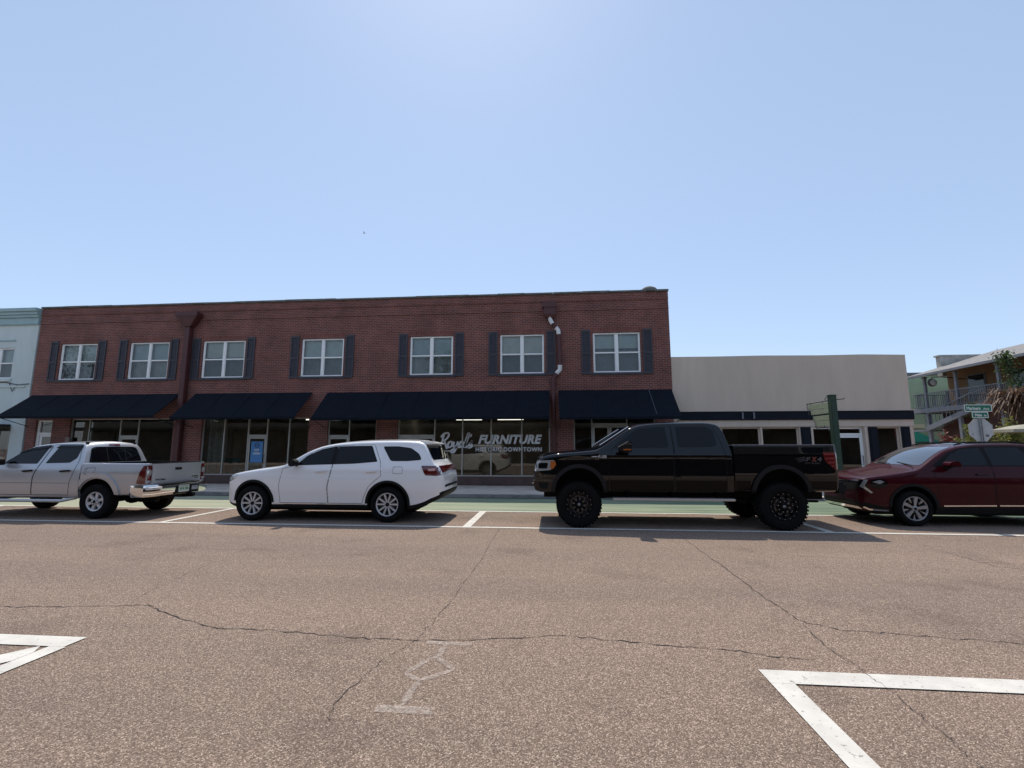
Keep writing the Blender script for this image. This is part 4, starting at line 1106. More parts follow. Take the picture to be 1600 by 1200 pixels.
# ================================================================== VEHICLES
def lerp_list(pts, x):
    """monotone cubic through (x, v) pairs"""
    n = len(pts)
    if x <= pts[0][0]: return pts[0][1]
    if x >= pts[-1][0]: return pts[-1][1]
    i = 0
    while pts[i+1][0] < x: i += 1
    def slope(k):
        return (pts[k+1][1]-pts[k][1])/max(1e-9, pts[k+1][0]-pts[k][0])
    def tang(k):
        if k == 0: return slope(0)
        if k == n-1: return slope(n-2)
        a, b = slope(k-1), slope(k)
        return 0.0 if a*b <= 0 else 2*a*b/(a+b)
    x0, v0 = pts[i]; x1, v1 = pts[i+1]; h = x1-x0; t = (x-x0)/h
    m0, m1 = tang(i), tang(i+1)
    return (2*t**3-3*t*t+1)*v0+(t**3-2*t*t+t)*h*m0+(-2*t**3+3*t*t)*v1+(t**3-t*t)*h*m1
def lin(pts, x):
    if x <= pts[0][0]: return pts[0][1]
    for (a, u), (b, v) in zip(pts[:-1], pts[1:]):
        if x <= b: return u+(v-u)*(x-a)/max(1e-9, b-a)
    return pts[-1][1]

def loft(x0, x1, top, bot, plan, inset, zbelt, rad, crown=.05, dx=.03, extra=()):
    """closed shell. top/bot/plan/rad: lists over x; inset: list over z of how far the side leans in"""
    xs = [x0 + (x1-x0)*i/int((x1-x0)/dx) for i in range(int((x1-x0)/dx)+1)] + list(extra)
    for L in (top, bot, plan): xs += [p[0] for p in L if x0 <= p[0] <= x1]
    xs = sorted(set(round(v, 4) for v in xs))
    nA, nB, nC, nD = 14, 9, 6, 7
    rings = []
    for x in xs:
        zt = lerp_list(top, x); zb = lerp_list(bot, x); W = lerp_list(plan, x); r = lin(rad, x)
        cr = crown*min(1, max(.15, W))
        r = min(r, max(.01, (zt-zb)*.35))
        zc = max(zb+.06, zt-cr-r)
        Y = lambda z: max(.05, W - lin(inset, z))
        pts = [(0, zb), (Y(zb)*.55, zb), (Y(zb)-.05, zb)]
        zA = min(zbelt, zc)
        for k in range(nA): z = zb+.03+(zA-zb-.03)*k/(nA-1); pts.append((Y(z), z))
        for k in range(1, nB+1): z = zA+(zc-zA)*k/nB; pts.append((Y(z), z))
        yc = Y(zc)
        for k in range(1, nC+1):
            a = pi/2*k/nC; pts.append((yc-r*(1-cos(a)), zc+r*sin(a)))
        ye = yc-r
        for k in range(1, nD+1):
            y = ye*(1-k/nD); pts.append((y, zt-cr*(y/max(ye,.01))**2))
        rings.append((x, pts))
    K = len(rings[0][1]); mb = MB(); vs = []
    for x, pts in rings:
        vs += [(x, -y, z) for y, z in pts] + [(x, y, z) for y, z in reversed(pts[1:-1])]
    N = 2*K-2; fs = []
    for i in range(len(rings)-1):
        for k in range(N): k2 = (k+1) % N; fs.append((i*N+k, i*N+k2, (i+1)*N+k2, (i+1)*N+k))
    for i, s in ((0, 1), (len(rings)-1, 0)):       # end caps as strips between the two halves
        base = i*N
        for k in range(K-1):
            a = base+k; b = base+k+1; c = base+(N-k-1)%N if k+1 < K-1 else b; d = base+(N-k)%N
            f = [a, b, c, d]
            f = [v for j, v in enumerate(f) if v not in f[:j]]
            if len(f) >= 3: fs.append(tuple(f) if s else tuple(reversed(f)))
    mb.add(vs, fs)
    return mb

class Car:
    def __init__(s, name, label, cat, xc, yc, group=None):
        s.yc = yc; s.t = thing(name, label, cat, (xc, yc, 0), group); s.bvh = None
    def shift(s, mb): mb.v = [(x, y+s.yc, z) for x, y, z in mb.v]; return mb
    def part(s, mb, name, m, parent=None, **k):
        s.shift(mb); return mb.build(name, m, parent or s.t, **k)
    def set_bvh(s, *mbs):
        v = []; f = []
        for mb in mbs:
            k = len(v); v += [Vector(p) for p in mb.v]; f += [tuple(k+i for i in q) for q in mb.f]
        s.bvh = BVHTree.FromPolygons(v, f)
    def ray(s, plane, u, v, sgn):
        if plane == 'side': o = Vector((u, -5*sgn*-1 if False else (-5 if sgn < 0 else 5), v)); d = Vector((0, 1 if sgn < 0 else -1, 0))
        elif plane == 'front': o = Vector((-40, u, v)); d = Vector((1,0,0))
        elif plane == 'rear': o = Vector((40, u, v)); d = Vector((-1,0,0))
        else: o = Vector((u, v, 6)); d = Vector((0,0,-1))
        h = s.bvh.ray_cast(o, d)
        return h[0], (h[1] if h[1] is not None and h[1].dot(d) < 0 else (-h[1] if h[1] is not None else None)), d
    def sheet(s, mb, poly, plane, off=.005, sgn=-1, grid=.05, mi=0, skirt=None):
        """a panel with outline poly laid on the body surface"""
        bm = bmesh.new()
        vs = [bm.verts.new((u, v, 0)) for u, v in poly]; bm.faces.new(vs)
        us = [p[0] for p in poly]; ws = [p[1] for p in poly]
        for ax, lo, hi in ((0, min(us), max(us)), (1, min(ws), max(ws))):
            n = int((hi-lo)/grid)
            for i in range(1, n+1):
                c = [0,0,0]; c[ax] = lo+(hi-lo)*i/(n+1); nn = [0,0,0]; nn[ax] = 1
                bmesh.ops.bisect_plane(bm, geom=bm.verts[:]+bm.edges[:]+bm.faces[:], plane_co=c, plane_no=nn)
        bm.verts.index_update(); k = len(mb.v); out = []; nor = []
        last = None
        for v in bm.verts:
            p, n, d = s.ray(plane, v.co.x, v.co.y, sgn)
            if p is None:
                out.append(None); nor.append(None)
            else: out.append(p + n*off*.6 - d*off*.4); nor.append(n)
        good = [i for i, q in enumerate(out) if q is not None]
        if not good: bm.free(); return
        faces = []
        for f in bm.faces:
            ids = [v.index for v in f.verts]
            if all(out[i] is not None for i in ids): faces.append(ids)
        bedges = [(e.verts[0].index, e.verts[1].index) for e in bm.edges if len(e.link_faces) == 1]
        bm.free()
        remap = {}; L = []
        for i in good: remap[i] = len(L); L.append(out[i])
        sk = (off + .006) if skirt is None else skirt
        base = len(L); fs = [[remap[i] for i in f] for f in faces]
        for a, b in bedges:
            if a in remap and b in remap:
                j = len(L); L += [out[a]-nor[a]*sk, out[b]-nor[b]*sk]
                fs.append([remap[a], remap[b], j+1, j])
        mb.add(L, fs, mi)
    def panel(s, name, poly, plane, m, off=.005, sgn=-1, parent=None, grid=.05, smooth=40, skirt=None):
        mb = MB(); s.sheet(mb, poly, plane, off, sgn, grid, 0, skirt)
        if not mb.v: return None
        return s.part(mb, name, m, parent, smooth=smooth)
    def seam(s, mb, pts, plane='side', w=.009, off=.0015, sgn=-1, step=.04):
        P = []
        for a, b in zip(pts[:-1], pts[1:]):
            a = Vector(a); b = Vector(b); n = max(1, int((b-a).length/step))
            for i in range(n): P.append(a.lerp(b, i/n))
        P.append(Vector(pts[-1])); vs = []
        for i, p in enumerate(P):
            d = (P[min(i+1,len(P)-1)]-P[max(i-1,0)]).normalized(); n = Vector((-d.y,d.x))*w/2
            row = []
            for q in (p+n, p-n):
                h, nn, dd = s.ray(plane, q.x, q.y, sgn)
                row.append(None if h is None else h+nn*off)
            vs.append(row)
        for i in range(len(vs)-1):
            q = [vs[i][0], vs[i][1], vs[i+1][1], vs[i+1][0]]
            if all(v is not None for v in q): mb.add(q, [(0,1,2,3)])

def rpoly(pts, r=.04, n=4):
    """round the corners of an outline"""
    out = []; N = len(pts)
    for i in range(N):
        p = Vector(pts[i]); a = Vector(pts[i-1]); b = Vector(pts[(i+1) % N])
        ra = min(r, (a-p).length*.45, (b-p).length*.45)
        s = p+(a-p).normalized()*ra; e = p+(b-p).normalized()*ra
        for k in range(n+1):
            t = k/n; q = s*(1-t)**2+p*2*t*(1-t)+e*t*t; out.append((q.x, q.y))
    return out
def arc(cx, cz, r, a0, a1, n=20): return [(cx+r*cos(a0+(a1-a0)*i/n), cz+r*sin(a0+(a1-a0)*i/n)) for i in range(n+1)]

def cut(o, cutters, darkm):
    """boolean the cutter meshes (local coords of o) out of o and line the cut with a dark material"""
    idx = len(o.data.materials); o.data.materials.append(darkm)
    tmp = []
    for mb in cutters:
        me = bpy.data.meshes.new("c"); me.from_pydata([tuple(v) for v in mb.v], [], mb.f)
        bm = bmesh.new(); bm.from_mesh(me); bmesh.ops.recalc_face_normals(bm, faces=bm.faces); bm.to_mesh(me); bm.free()
        c = bpy.data.objects.new("c", me); COL.objects.link(c); c.parent = o.parent; c.matrix_basis = o.matrix_basis
        for k in range(idx+1): me.materials.append(o.data.materials[k])
        for p in me.polygons: p.material_index = idx
        md = o.modifiers.new("b", 'BOOLEAN'); md.operation = 'DIFFERENCE'; md.solver = 'EXACT'; md.object = c
        tmp.append(c)
    bpy.context.view_layer.update()
    dg = bpy.context.evaluated_depsgraph_get()
    me = bpy.data.meshes.new_from_object(o.evaluated_get(dg))
    o.modifiers.clear(); old = o.data; o.data = me
    for c in tmp: bpy.data.objects.remove(c)
    me.polygons.foreach_set("use_smooth", [True]*len(me.polygons)); me.set_sharp_from_angle(angle=radians(38))
def cyl(cx, cz, r, y0, y1, seg=48, flat=None):
    mb = MB(); poly = [(cx+r*cos(2*pi*k/seg), cz+r*sin(2*pi*k/seg)) for k in range(seg)]
    if flat: poly = [(x, max(z, flat)) for x, z in poly]
    mb.prism(poly, 'y', y0, y1); return mb

M_TYRE = mat("tyre_rubber", (.009,.009,.009), .9, spec=.12, var=.25, vscale=12)
M_UNDER = mat("underbody_black", (.008,.008,.008), .8, spec=.2)
M_TRIM = mat("black_trim_plastic", (.007,.007,.0075), .7, spec=.25, var=.15, vscale=8)
M_TINT = mat("tinted_car_glass", (.004,.005,.0065), .02, spec=.28)
M_SCREEN = mat("windscreen_glass", (.010,.013,.016), .02, spec=1.0, coat=1.0)
M_CHROME = mat("chrome", (.78,.78,.78), .08, metal=1.0)
M_RIMSIL = mat("silver_alloy", (.60,.61,.62), .35, metal=.45)
M_RIMDK = mat("dark_wheel_well_alloy", (.03,.03,.032), .4, metal=.6)
M_RIMBLK = mat("gloss_black_alloy", (.004,.004,.0045), .3, spec=.12)
M_BRAKE = mat("brake_disc", (.12,.115,.11), .5, metal=.7)
M_REDL = mat("red_lamp_lens", (.10,.005,.006), .08, coat=1.0, spec=.6)
M_REDL2 = mat("bright_red_lamp_lens", (.22,.03,.03), .10, coat=1.0)
M_CLEARL = mat("clear_lamp_lens", (.40,.41,.41), .06, metal=.35, coat=1.0)
M_AMBER = mat("amber_lens", (.40,.115,.025), .12, coat=1.0)
M_PLATE = mat("number_plate", (.55,.58,.52), .5)
M_PLATEG = mat("plate_mark", (.10,.25,.13), .5)

def wheel(car, x, z, R, w, rim, ydir, rimfn, name="wheel", tread=.0):
    """tyre with its rim as child; y of the outer face is given by ydir*(half track)"""
    yo, sg = ydir          # outer face y, sign of outward
    t = MB(); hw = w
    prof = [(rim*1.0, -.02), (rim+.012, .0), (rim+.03, .012), (R-.06, .014), (R-.02, .0), (R-.002, -.028), (R, -.07), (R, -w+.07), (R-.004, -w+.02), (R-.06, -w), (rim, -w+.02)]
    t.lathe([(r, d) for r, d in prof], (x, yo, z), 'y', 56, sgn=sg)
    if tread > 0:
        n = 40
        for k in range(n):
            a = 2*pi*k/n
            for off, dd in ((-.045, 0), (-w*.5, pi/n), (-w+.05, 0)):
                c = Vector((cos(a+dd), 0, sin(a+dd))); p = Vector((x, yo+sg*off, z))+c*(R-.004); tdir = Vector((-c.z,0,c.x))
                vs = []
                for sx in (-1,1):
                    for sy in (-1,1):
                        for h in (0, tread): vs.append(p+tdir*sx*.020+Vector((0,sy*.042,0))+c*h)
                t.add(vs, [(0,1,3,2),(4,6,7,5),(0,4,5,1),(2,3,7,6),(1,5,7,3)])
    to = car.part(t, name, M_TYRE, smooth=35, recalc=True)
    d = MB()          # dark barrel and disc behind the spokes
    d.lathe([(.001,-.10),(rim*.7,-.10),(rim*.98,-.085),(rim*1.0,-.02)], (x,yo,z), 'y', 40, sgn=sg)
    d.lathe([(.05,-.075),(rim*.62,-.075),(rim*.62,-.09)], (x,yo,z), 'y', 32, mi=1, sgn=sg)
    car.part(d, "brake_disc", [M_RIMDK, M_BRAKE], to, smooth=40, recalc=False)
    r = MB(); mats = rimfn(r, x, yo, z, rim, sg)
    car.part(r, "rim", mats, to, smooth=35)
    return to
def spoke(mb, x, yo, z, sg, a, r0, r1, w0, w1, y0=-.03, y1=-.012, th=.03, mi=0, skew=0.0):
    n = 4; vs = []
    for i in range(n+1):
        t = i/n; r = r0+(r1-r0)*t; w = w0+(w1-w0)*t; aa = a+skew*t
        c = Vector((cos(aa),0,sin(aa))); td = Vector((-sin(aa),0,cos(aa)))
        y = y0+(y1-y0)*t
        p = Vector((x,yo+sg*y,z))+c*r; q = Vector((x,yo+sg*(y-th),z))+c*r
        vs += [p-td*w*.42, p+td*w*.42, q+td*w*.5, q-td*w*.5]
    fs = [(i*4+k, i*4+(k+1)%4, i*4+4+(k+1)%4, i*4+4+k) for i in range(n) for k in range(4)] + [(0,3,2,1), (n*4,n*4+1,n*4+2,n*4+3)]
    mb.add(vs, fs, mi)
def ring(mb, x, yo, z, sg, r, w=.022, mi=0):
    mb.lathe([(r-w,-.05),(r-w,-.014),(r-w*.6,-.004),(r-.003,-.002),(r+.006,-.012),(r,-.05)], (x,yo,z), 'y', 48, mi=mi, sgn=sg)
def hub(mb, x, yo, z, sg, r, mi=0, y=-.022):
    mb.lathe([(.001,y+.012),(r*.6,y+.010),(r,y),(r*1.1,y-.03)], (x,yo,z), 'y', 24, mi=mi, sgn=sg)

# ------------------------------------------------------------------ WHITE SUV
M_WPAINT = carpaint("white_car_paint", (.86,.86,.86), rough=.30)
def white_suv():
    c = Car("white_suv", "white three-row estate SUV with black wheel arches, parked in front of the lettered shop window", "car", -4.7, 10.93)
    top = [(-7.53,.70),(-7.50,.84),(-7.43,.97),(-7.30,1.04),(-7.05,1.10),(-6.6,1.175),(-6.2,1.225),(-6.03,1.26),(-5.9,1.33),(-5.45,1.595),(-5.15,1.70),(-4.75,1.76),(-4.2,1.795),(-3.5,1.805),(-3.05,1.79),(-2.90,1.755),(-2.85,1.71),(-2.68,1.42),(-2.61,1.30),(-2.50,1.22),(-2.41,1.0),(-2.40,.95)]
    bot = [(-7.53,.44),(-7.42,.36),(-7.25,.29),(-7.0,.27),(-4.0,.27),(-3.1,.27),(-2.85,.33),(-2.65,.43),(-2.48,.52),(-2.40,.60)]
    plan = [(-7.53,.42),(-7.49,.60),(-7.42,.72),(-7.28,.82),(-7.1,.885),(-6.8,.935),(-6.4,.95),(-5.5,.962),(-3.5,.962),(-2.95,.945),(-2.75,.915),(-2.58,.86),(-2.46,.79),(-2.40,.70)]
    inset = [(.25,.085),(.34,.05),(.45,.032),(.57,.024),(.63,.006),(.78,.0),(.97,.001),(1.02,.018),(1.10,.022),(1.17,.03),(1.22,.055),(1.28,.075),(1.45,.14),(1.62,.215),(1.80,.29)]
    rad = [(-7.5,.06),(-6.5,.09),(-5.9,.06),(-5.2,.10),(-2.7,.10),(-2.45,.07)]
    mb = loft(-7.53, -2.40, top, bot, plan, inset, 1.22, rad, crown=.045)
    c.set_bvh(mb)
    for i, f in enumerate(mb.f):
        cx = sum(mb.v[j][0] for j in f)/len(f); cz = sum(mb.v[j][2] for j in f)/len(f)
        if cz < .372 or (cx > -3.1 and cz < lin([(-3.1,.40),(-2.8,.43),(-2.6,.54),(-2.4,.66)], cx)): mb.m[i] = 1
    body = c.part(mb, "body", [M_WPAINT, M_TRIM], smooth=38)
    hubs = ((-6.70,.37),(-3.60,.37))
    L = lambda m: MB_local(m, c)
    cuts = []
    for hx, hz in hubs:
        for s in (-1, 1): cuts.append(cyl(hx, hz+.03, .455, s*.58, s*1.2))
    cut(body, [local(m, c) for m in cuts], M_UNDER)
    # spoiler lip, roof rails
    sp = MB()
    prof = [(-2.99,1.768),(-2.76,1.72),(-2.71,1.695),(-2.78,1.68),(-2.95,1.70)]
    sp.prism(prof, 'y', -.62, .62); c.part(sp, "spoiler", M_WPAINT, body, bevel=.012, smooth=40)
    for s in (-1, 1):
        G = rpoly([(-5.74,1.215),(-5.50,1.44),(-5.2,1.575),(-4.9,1.635),(-4.06,1.655),(-3.87,1.30),(-4.4,1.255)], .03)
        c.panel("window_trim", G, 'side', M_TRIM, .004, s, body)
        fd = [(-6.05,.40),(-6.09,.78),(-6.03,1.14),(-5.78,1.205),(-5.50,1.455),(-5.2,1.595),(-4.86,1.66),(-4.895,1.2),(-4.975,.75),(-4.95,.40)]
        rd = [(-4.935,.40),(-4.96,.75),(-4.88,1.2),(-4.845,1.66),(-4.0,1.675),(-3.80,1.30),(-3.76,1.0),(-3.88,.90),(-4.03,.76),(-4.14,.52),(-4.17,.40)]
        sm = MB()
        for P in (fd, rd): c.seam(sm, P+[P[0]], sgn=s)
        c.part(sm, "door_gap", M_UNDER, body, recalc=False)
        for nm, H in (("door", fd), ("door", rd)):
            d = c.panel(nm, H, 'side', M_WPAINT, .0012, s, skirt=.001)
            W = rpoly([(-5.70,1.225),(-5.48,1.435),(-5.2,1.565),(-4.90,1.625),(-4.93,1.245)], .03) if H is fd else rpoly([(-4.84,1.25),(-4.815,1.632),(-4.09,1.642),(-3.90,1.31),(-4.3,1.275)], .03)
            c.panel("window", W, 'side', M_TINT, .007, s, d)
            hx = -5.25 if H is fd else -4.11
            c.panel("handle", rpoly([(hx,1.075),(hx,1.105),(hx+.25,1.115),(hx+.25,1.085)],.012), 'side', M_WPAINT, .035, s, d, grid=.03)
        c.panel("window", rpoly([(-3.80,1.635),(-3.45,1.637),(-3.15,1.60),(-2.95,1.47),(-2.88,1.34),(-3.2,1.315),(-3.57,1.315)],.05), 'side', M_TINT, .006, s, body)
        if s < 0:
            sm = MB(); c.seam(sm, rpoly([(-3.50,1.19),(-3.29,1.19),(-3.28,1.04),(-3.51,1.05)],.04)+[(-3.46,1.19)], w=.007); c.part(sm, "fuel_flap", M_UNDER, body, recalc=False)
        # wheel-arch lining, sill and bumper skirts in black plastic
        for hx in (-6.70, -3.60):
            a0, a1 = (.02, pi-.06) if hx < -5 else (-.10, pi+.0)
            P = arc(hx,.40,.500,a0,a1,26)+list(reversed(arc(hx,.40,.448,a0,a1,26)))
            c.panel("arch_flare", P, 'side', M_TRIM, .012, s, body, grid=.04)
        sc = MB(); c.seam(sc, [(-6.2,.385),(-4.1,.385)], w=.010, off=.014, sgn=s); c.part(sc, "sill_strip", M_CHROME, body, recalc=False)
        c.panel("tail_light", rpoly([(-2.88,1.215),(-2.42,1.205),(-2.43,1.02),(-2.52,.995),(-2.78,1.01)],.03), 'side', M_REDL, .010, s)
        c.panel("tail_light_lens", rpoly([(-2.74,1.15),(-2.57,1.16),(-2.58,1.105),(-2.71,1.10)],.015), 'side', mat("pale_lens",(.6,.4,.38),.15,coat=1), .013, s, body)
        c.panel("headlight", rpoly([(-7.47,.90),(-7.25,1.0),(-7.10,1.01),(-7.2,.91),(-7.46,.80)],.02), 'side', M_CLEARL, .006, s)
        # mirror
        m = MB(); my = s*1.03
        m.prism(rpoly([(-5.80,1.20),(-5.82,1.345),(-5.70,1.36),(-5.64,1.30),(-5.66,1.21)],.04), 'y', my-.10, my+.09)
        m.bar((-5.70,s*.90,1.21),(-5.72,s*.99,1.24),.05,.06); c.part(m, "mirror", M_TRIM, bevel=.02, smooth=45)
    # rear face
    c.panel("rear_window", rpoly([(-.64,1.66),(.64,1.66),(.72,1.34),(-.72,1.34)],.05), 'rear', M_TINT, .006)
    c.panel("tail_light", rpoly([(-.76,1.205),(.76,1.205),(.72,1.06),(.0,1.09),(-.72,1.06)],.03), 'rear', M_REDL, .014)
    c.panel("licence_plate", [(-.15,.86),(.15,.86),(.15,1.01),(-.15,1.01)], 'rear', M_PLATE, .01)
    c.panel("bumper_step", rpoly([(-.62,.74),(.62,.74),(.62,.79),(-.62,.79)],.01), 'rear', M_TRIM, .012, parent=body)
    # front face and windscreen
    c.panel("windscreen", rpoly([(-.70,1.29),(.70,1.29),(.58,1.63),(-.58,1.63)],.06), 'front', M_TINT, .005)
    c.panel("grille", rpoly([(-.46,.80),(.46,.80),(.40,.66),(-.40,.66)],.03), 'front', M_TRIM, .006)
    u = MB(); u.box(-6.9,-3.1,-.55,.55,.20,.30); u.box(-6.78,-6.62,-.8,.8,.30,.44); u.box(-3.68,-3.52,-.8,.8,.30,.44); c.part(u, "chassis", M_UNDER)
    def rimfn(r, x, yo, z, rim, sg):
        ring(r,x,yo,z,sg,rim)
        for k in range(5):
            for dd in (-.19,.19):
                spoke(r,x,yo,z,sg,2*pi*k/5+pi/10+dd*1.45,.04,rim-.012,.034,.042,-.030,-.012,skew=dd*.16)
        hub(r,x,yo,z,sg,.042,1)
        return [M_RIMSIL, M_TRIM]
    for hx, hz in hubs:
        for s in (-1, 1): wheel(c, hx, .382, .382, .235, .248, (s*.945, s), rimfn)
    return c
def local(mb, c):
    """car-space mesh -> local space of the car's parts"""
    o = c.t.location
    mb.v = [(x-o.x, y+c.yc-o.y, z-o.z) for x, y, z in mb.v]; return mb
def MB_local(m, c): return local(m, c)
white_suv()

# ------------------------------------------------------------------ SILVER PICKUP
M_SPAINT = carpaint("silver_car_paint", (.50,.505,.52), metal=.55, rough=.33)
def bed_shell(c, x0, x1, z0, z1, hw, wall=.06, floor=None, inset=.03, r=.05):
    """open pickup box: outer skin, rails, inner cavity"""
    fl = floor if floor else z0+.25
    top = [(x0, z1), (x1, z1)]
    mb = loft(x0, x1, top, [(x0,z0),(x1,z0+.03)], [(x0,hw),(x1-.25,hw),(x1-.06,hw-.012),(x1,hw-.045)],
              [(z0,.05),(z0+.12,.02),(z0+.3,.0),(z1-.2,.0),(z1-.03,inset),(z1,inset+.01)], z1-.12, [(x0,.03),(x1,.03)], crown=.0, dx=.05)
    cav = MB(); cav.box(x0+wall, x1-wall, -(hw-.14), hw-.14, fl, z1+.3)
    return mb, cav
def silver_pickup():
    c = Car("silver_pickup", "silver crew-cab pickup truck parked at the left with its tailgate closed", "pickup truck", -11.7, 10.82)
    top = [(-14.31,.80),(-14.27,.98),(-14.1,1.06),(-13.8,1.10),(-13.3,1.17),(-13.08,1.22),(-12.95,1.30),(-12.55,1.60),(-12.3,1.705),(-11.9,1.755),(-11.5,1.775),(-11.15,1.765),(-11.06,1.735),(-11.02,1.68),(-10.90,1.28),(-10.87,1.15)]
    bot = [(-14.31,.55),(-14.2,.47),(-13.9,.45),(-10.87,.46)]
    plan = [(-14.31,.50),(-14.25,.70),(-14.1,.83),(-13.8,.90),(-13.2,.93),(-12,.94),(-11.2,.94),(-10.87,.935)]
    inset = [(.44,.06),(.52,.03),(.62,.012),(.80,.0),(.95,.004),(1.12,.02),(1.20,.05),(1.25,.07),(1.50,.165),(1.62,.215),(1.80,.28)]
    mb = loft(-14.31, -10.87, top, bot, plan, inset, 1.19, [(-14.3,.06),(-13.3,.08),(-12.9,.06),(-12.2,.11),(-11,.11)], crown=.05)
    bedm, cav = bed_shell(c, -10.845, -9.245, .50, 1.25, .925, floor=.95)
    c.set_bvh(mb, bedm)
    body = c.part(mb, "cab", M_SPAINT, smooth=38)
    bed = c.part(bedm, "cargo_bed", M_SPAINT, smooth=38)
    hubs = ((-13.66,.39),(-10.42,.39))
    cut(body, [local(cyl(-13.66,.43,.47,s*.5,s*1.2), c) for s in (-1,1)], M_UNDER)
    cut(bed, [local(cav, c)] + [local(cyl(-10.42,.45,.455,s*.62,s*1.2), c) for s in (-1,1)], M_UNDER)
    # dark joint between cab and bed
    j = MB(); j.box(-10.90,-10.84,-.86,.86,.50,1.16); c.part(j, "bed_joint", M_UNDER, body)
    for s in (-1, 1):
        fd = [(-13.12,.53),(-13.16,.80),(-13.10,1.15),(-12.90,1.235),(-12.55,1.53),(-12.3,1.625),(-11.86,1.675),(-11.97,1.2),(-12.05,.95),(-12.06,.53)]
        rd = [(-12.045,.53),(-12.035,.95),(-11.955,1.2),(-11.845,1.675),(-11.12,1.69),(-11.00,1.3),(-11.02,1.1),(-11.09,.86),(-11.12,.53)]
        sm = MB()
        for P in (fd, rd): c.seam(sm, P+[P[0]], sgn=s, w=.011)
        c.part(sm, "door_gap", M_UNDER, body, recalc=False)
        for nm, H in (("a", fd), ("b", rd)):
            d = c.panel("door", H, 'side', M_SPAINT, .0012, s, skirt=.001)
            W = rpoly([(-12.93,1.235),(-12.60,1.49),(-12.35,1.585),(-11.93,1.635),(-12.04,1.235)], .03) if H is fd else rpoly([(-11.83,1.245),(-11.70,1.60),(-11.62,1.64),(-10.97-.12,1.648),(-11.09,1.37),(-11.22,1.26)], .03)
            c.panel("window", W, 'side', M_TINT, .006, s, d)
            V = [(-12.63,1.48),(-12.35,1.60),(-11.90,1.655),(-11.91,1.605),(-12.35,1.55)] if H is fd else [(-11.74,1.60),(-11.66,1.66),(-11.08,1.665),(-11.09,1.60),(-11.6,1.605)]
            c.panel("rain_visor", V, 'side', M_TINT, .025, s, d)
            hx = -12.32 if H is fd else -11.36
            c.panel("handle", rpoly([(hx,1.045),(hx,1.08),(hx+.24,1.10),(hx+.24,1.065)],.014), 'side', M_TRIM, .035, s, d, grid=.03)
        tr = MB(); c.seam(tr, [(-13.1,.80),(-11.1,.80)], sgn=s, w=.012, off=.003); c.part(tr, "side_moulding", mat("grey_strip",(.16,.16,.17),.5), body, recalc=False)
        # flares: painted, proud of the bed side
        for hx in (-13.66, -10.42):
            P = arc(hx,.46,.585,-.04,pi+.04,28)+list(reversed(arc(hx,.46,.475,-.04,pi+.04,28)))
            if hx > -11: P = [(max(x, -10.835), z) for x, z in P]
            c.panel("arch_flare", P, 'side', M_SPAINT, .035, s, bed if hx > -11 else body, grid=.04, skirt=.04)
        if s < 0:
            sm = MB(); c.seam(sm, rpoly([(-10.76,1.14),(-10.50,1.15),(-10.50,1.07),(-10.62,.98),(-10.76,1.0)],.04)+[(-10.7,1.14)], w=.008); c.part(sm, "fuel_flap", M_UNDER, bed, recalc=False)
        # tail lamp wraps the corner
        tl = c.panel("tail_light", rpoly([(-9.440,.80),(-9.380,1.06),(-9.320,1.19),(-9.255,1.20),(-9.255,.78),(-9.380,.78)],.02), 'side', M_REDL, .008, s)
        y0, y1 = (-.925,-.74) if s < 0 else (.74,.925)
        ya, yb = (-.895,-.755) if s < 0 else (.755,.895)
        t2 = c.panel("tail_light", rpoly([(ya,.78),(yb,.78),(yb,1.20),(ya,1.20)],.03), 'rear', M_REDL, .010)
        c.panel("lens", rpoly([(ya+.015,.97),(yb-.015,.97),(yb-.015,1.10),(ya+.015,1.10)],.04), 'rear', M_CLEARL, .014, parent=t2)
        c.panel("lens", rpoly([(ya+.015,.80),(yb-.015,.80),(yb-.015,.86),(ya+.015,.86)],.02), 'rear', M_CLEARL, .014, parent=t2)
        # mirror
        m = MB(); my = s*1.06
        m.prism(rpoly([(-12.93,1.20),(-12.97,1.37),(-12.84,1.40),(-12.75,1.34),(-12.76,1.21)],.04), 'y', my-.10, my+.10); m.bar((-12.85,s*.90,1.22),(-12.85,s*.98,1.26),.06,.06)
        c.part(m, "mirror", M_TRIM, bevel=.02, smooth=45)
        # tubular side step
        m = MB(); m.tube([(-13.15,s*.78,.46),(-13.05,s*.93,.40),(-11.25,s*.93,.40),(-11.02,s*.80,.46)], .038, 10); c.part(m, "side_step", M_RIMSIL, smooth=40)
        c.panel("headlight", rpoly([(-14.2,.82),(-13.9,1.0),(-13.75,1.02),(-13.85,.86),(-14.15,.74)],.02), 'side', M_CLEARL, .006, s)
        m = MB(); m.prism(rpoly([(-11.13,1.705),(-11.12,1.745),(-11.06,1.745),(-11.05,1.70)],.01), 'y', s*.62-.02, s*.62+.02); c.part(m, "cargo_light_foot", M_TRIM, body)
    c.panel("rear_window", rpoly([(-.70,1.26),(.70,1.26),(.60,1.60),(.50,1.63),(-.50,1.63),(-.60,1.60)],.05), 'rear', M_TINT, .007)
    c.panel("rear_window_trim", [(-.76,1.235),(.76,1.235),(.76,1.25),(-.76,1.25)], 'rear', M_TRIM, .006, parent=body)
    for y in (-.24,.24): c.panel("slider_bar", [(y-.012,1.27),(y+.012,1.27),(y+.012,1.62),(y-.012,1.62)], 'rear', M_TRIM, .011, parent=body)
    c.panel("brake_light", rpoly([(-.14,1.655),(.14,1.655),(.14,1.695),(-.14,1.695)],.01), 'rear', M_REDL, .012)
    c.panel("windscreen", rpoly([(-.72,1.24),(.72,1.24),(.60,1.62),(-.60,1.62)],.06), 'front', M_TINT, .005)
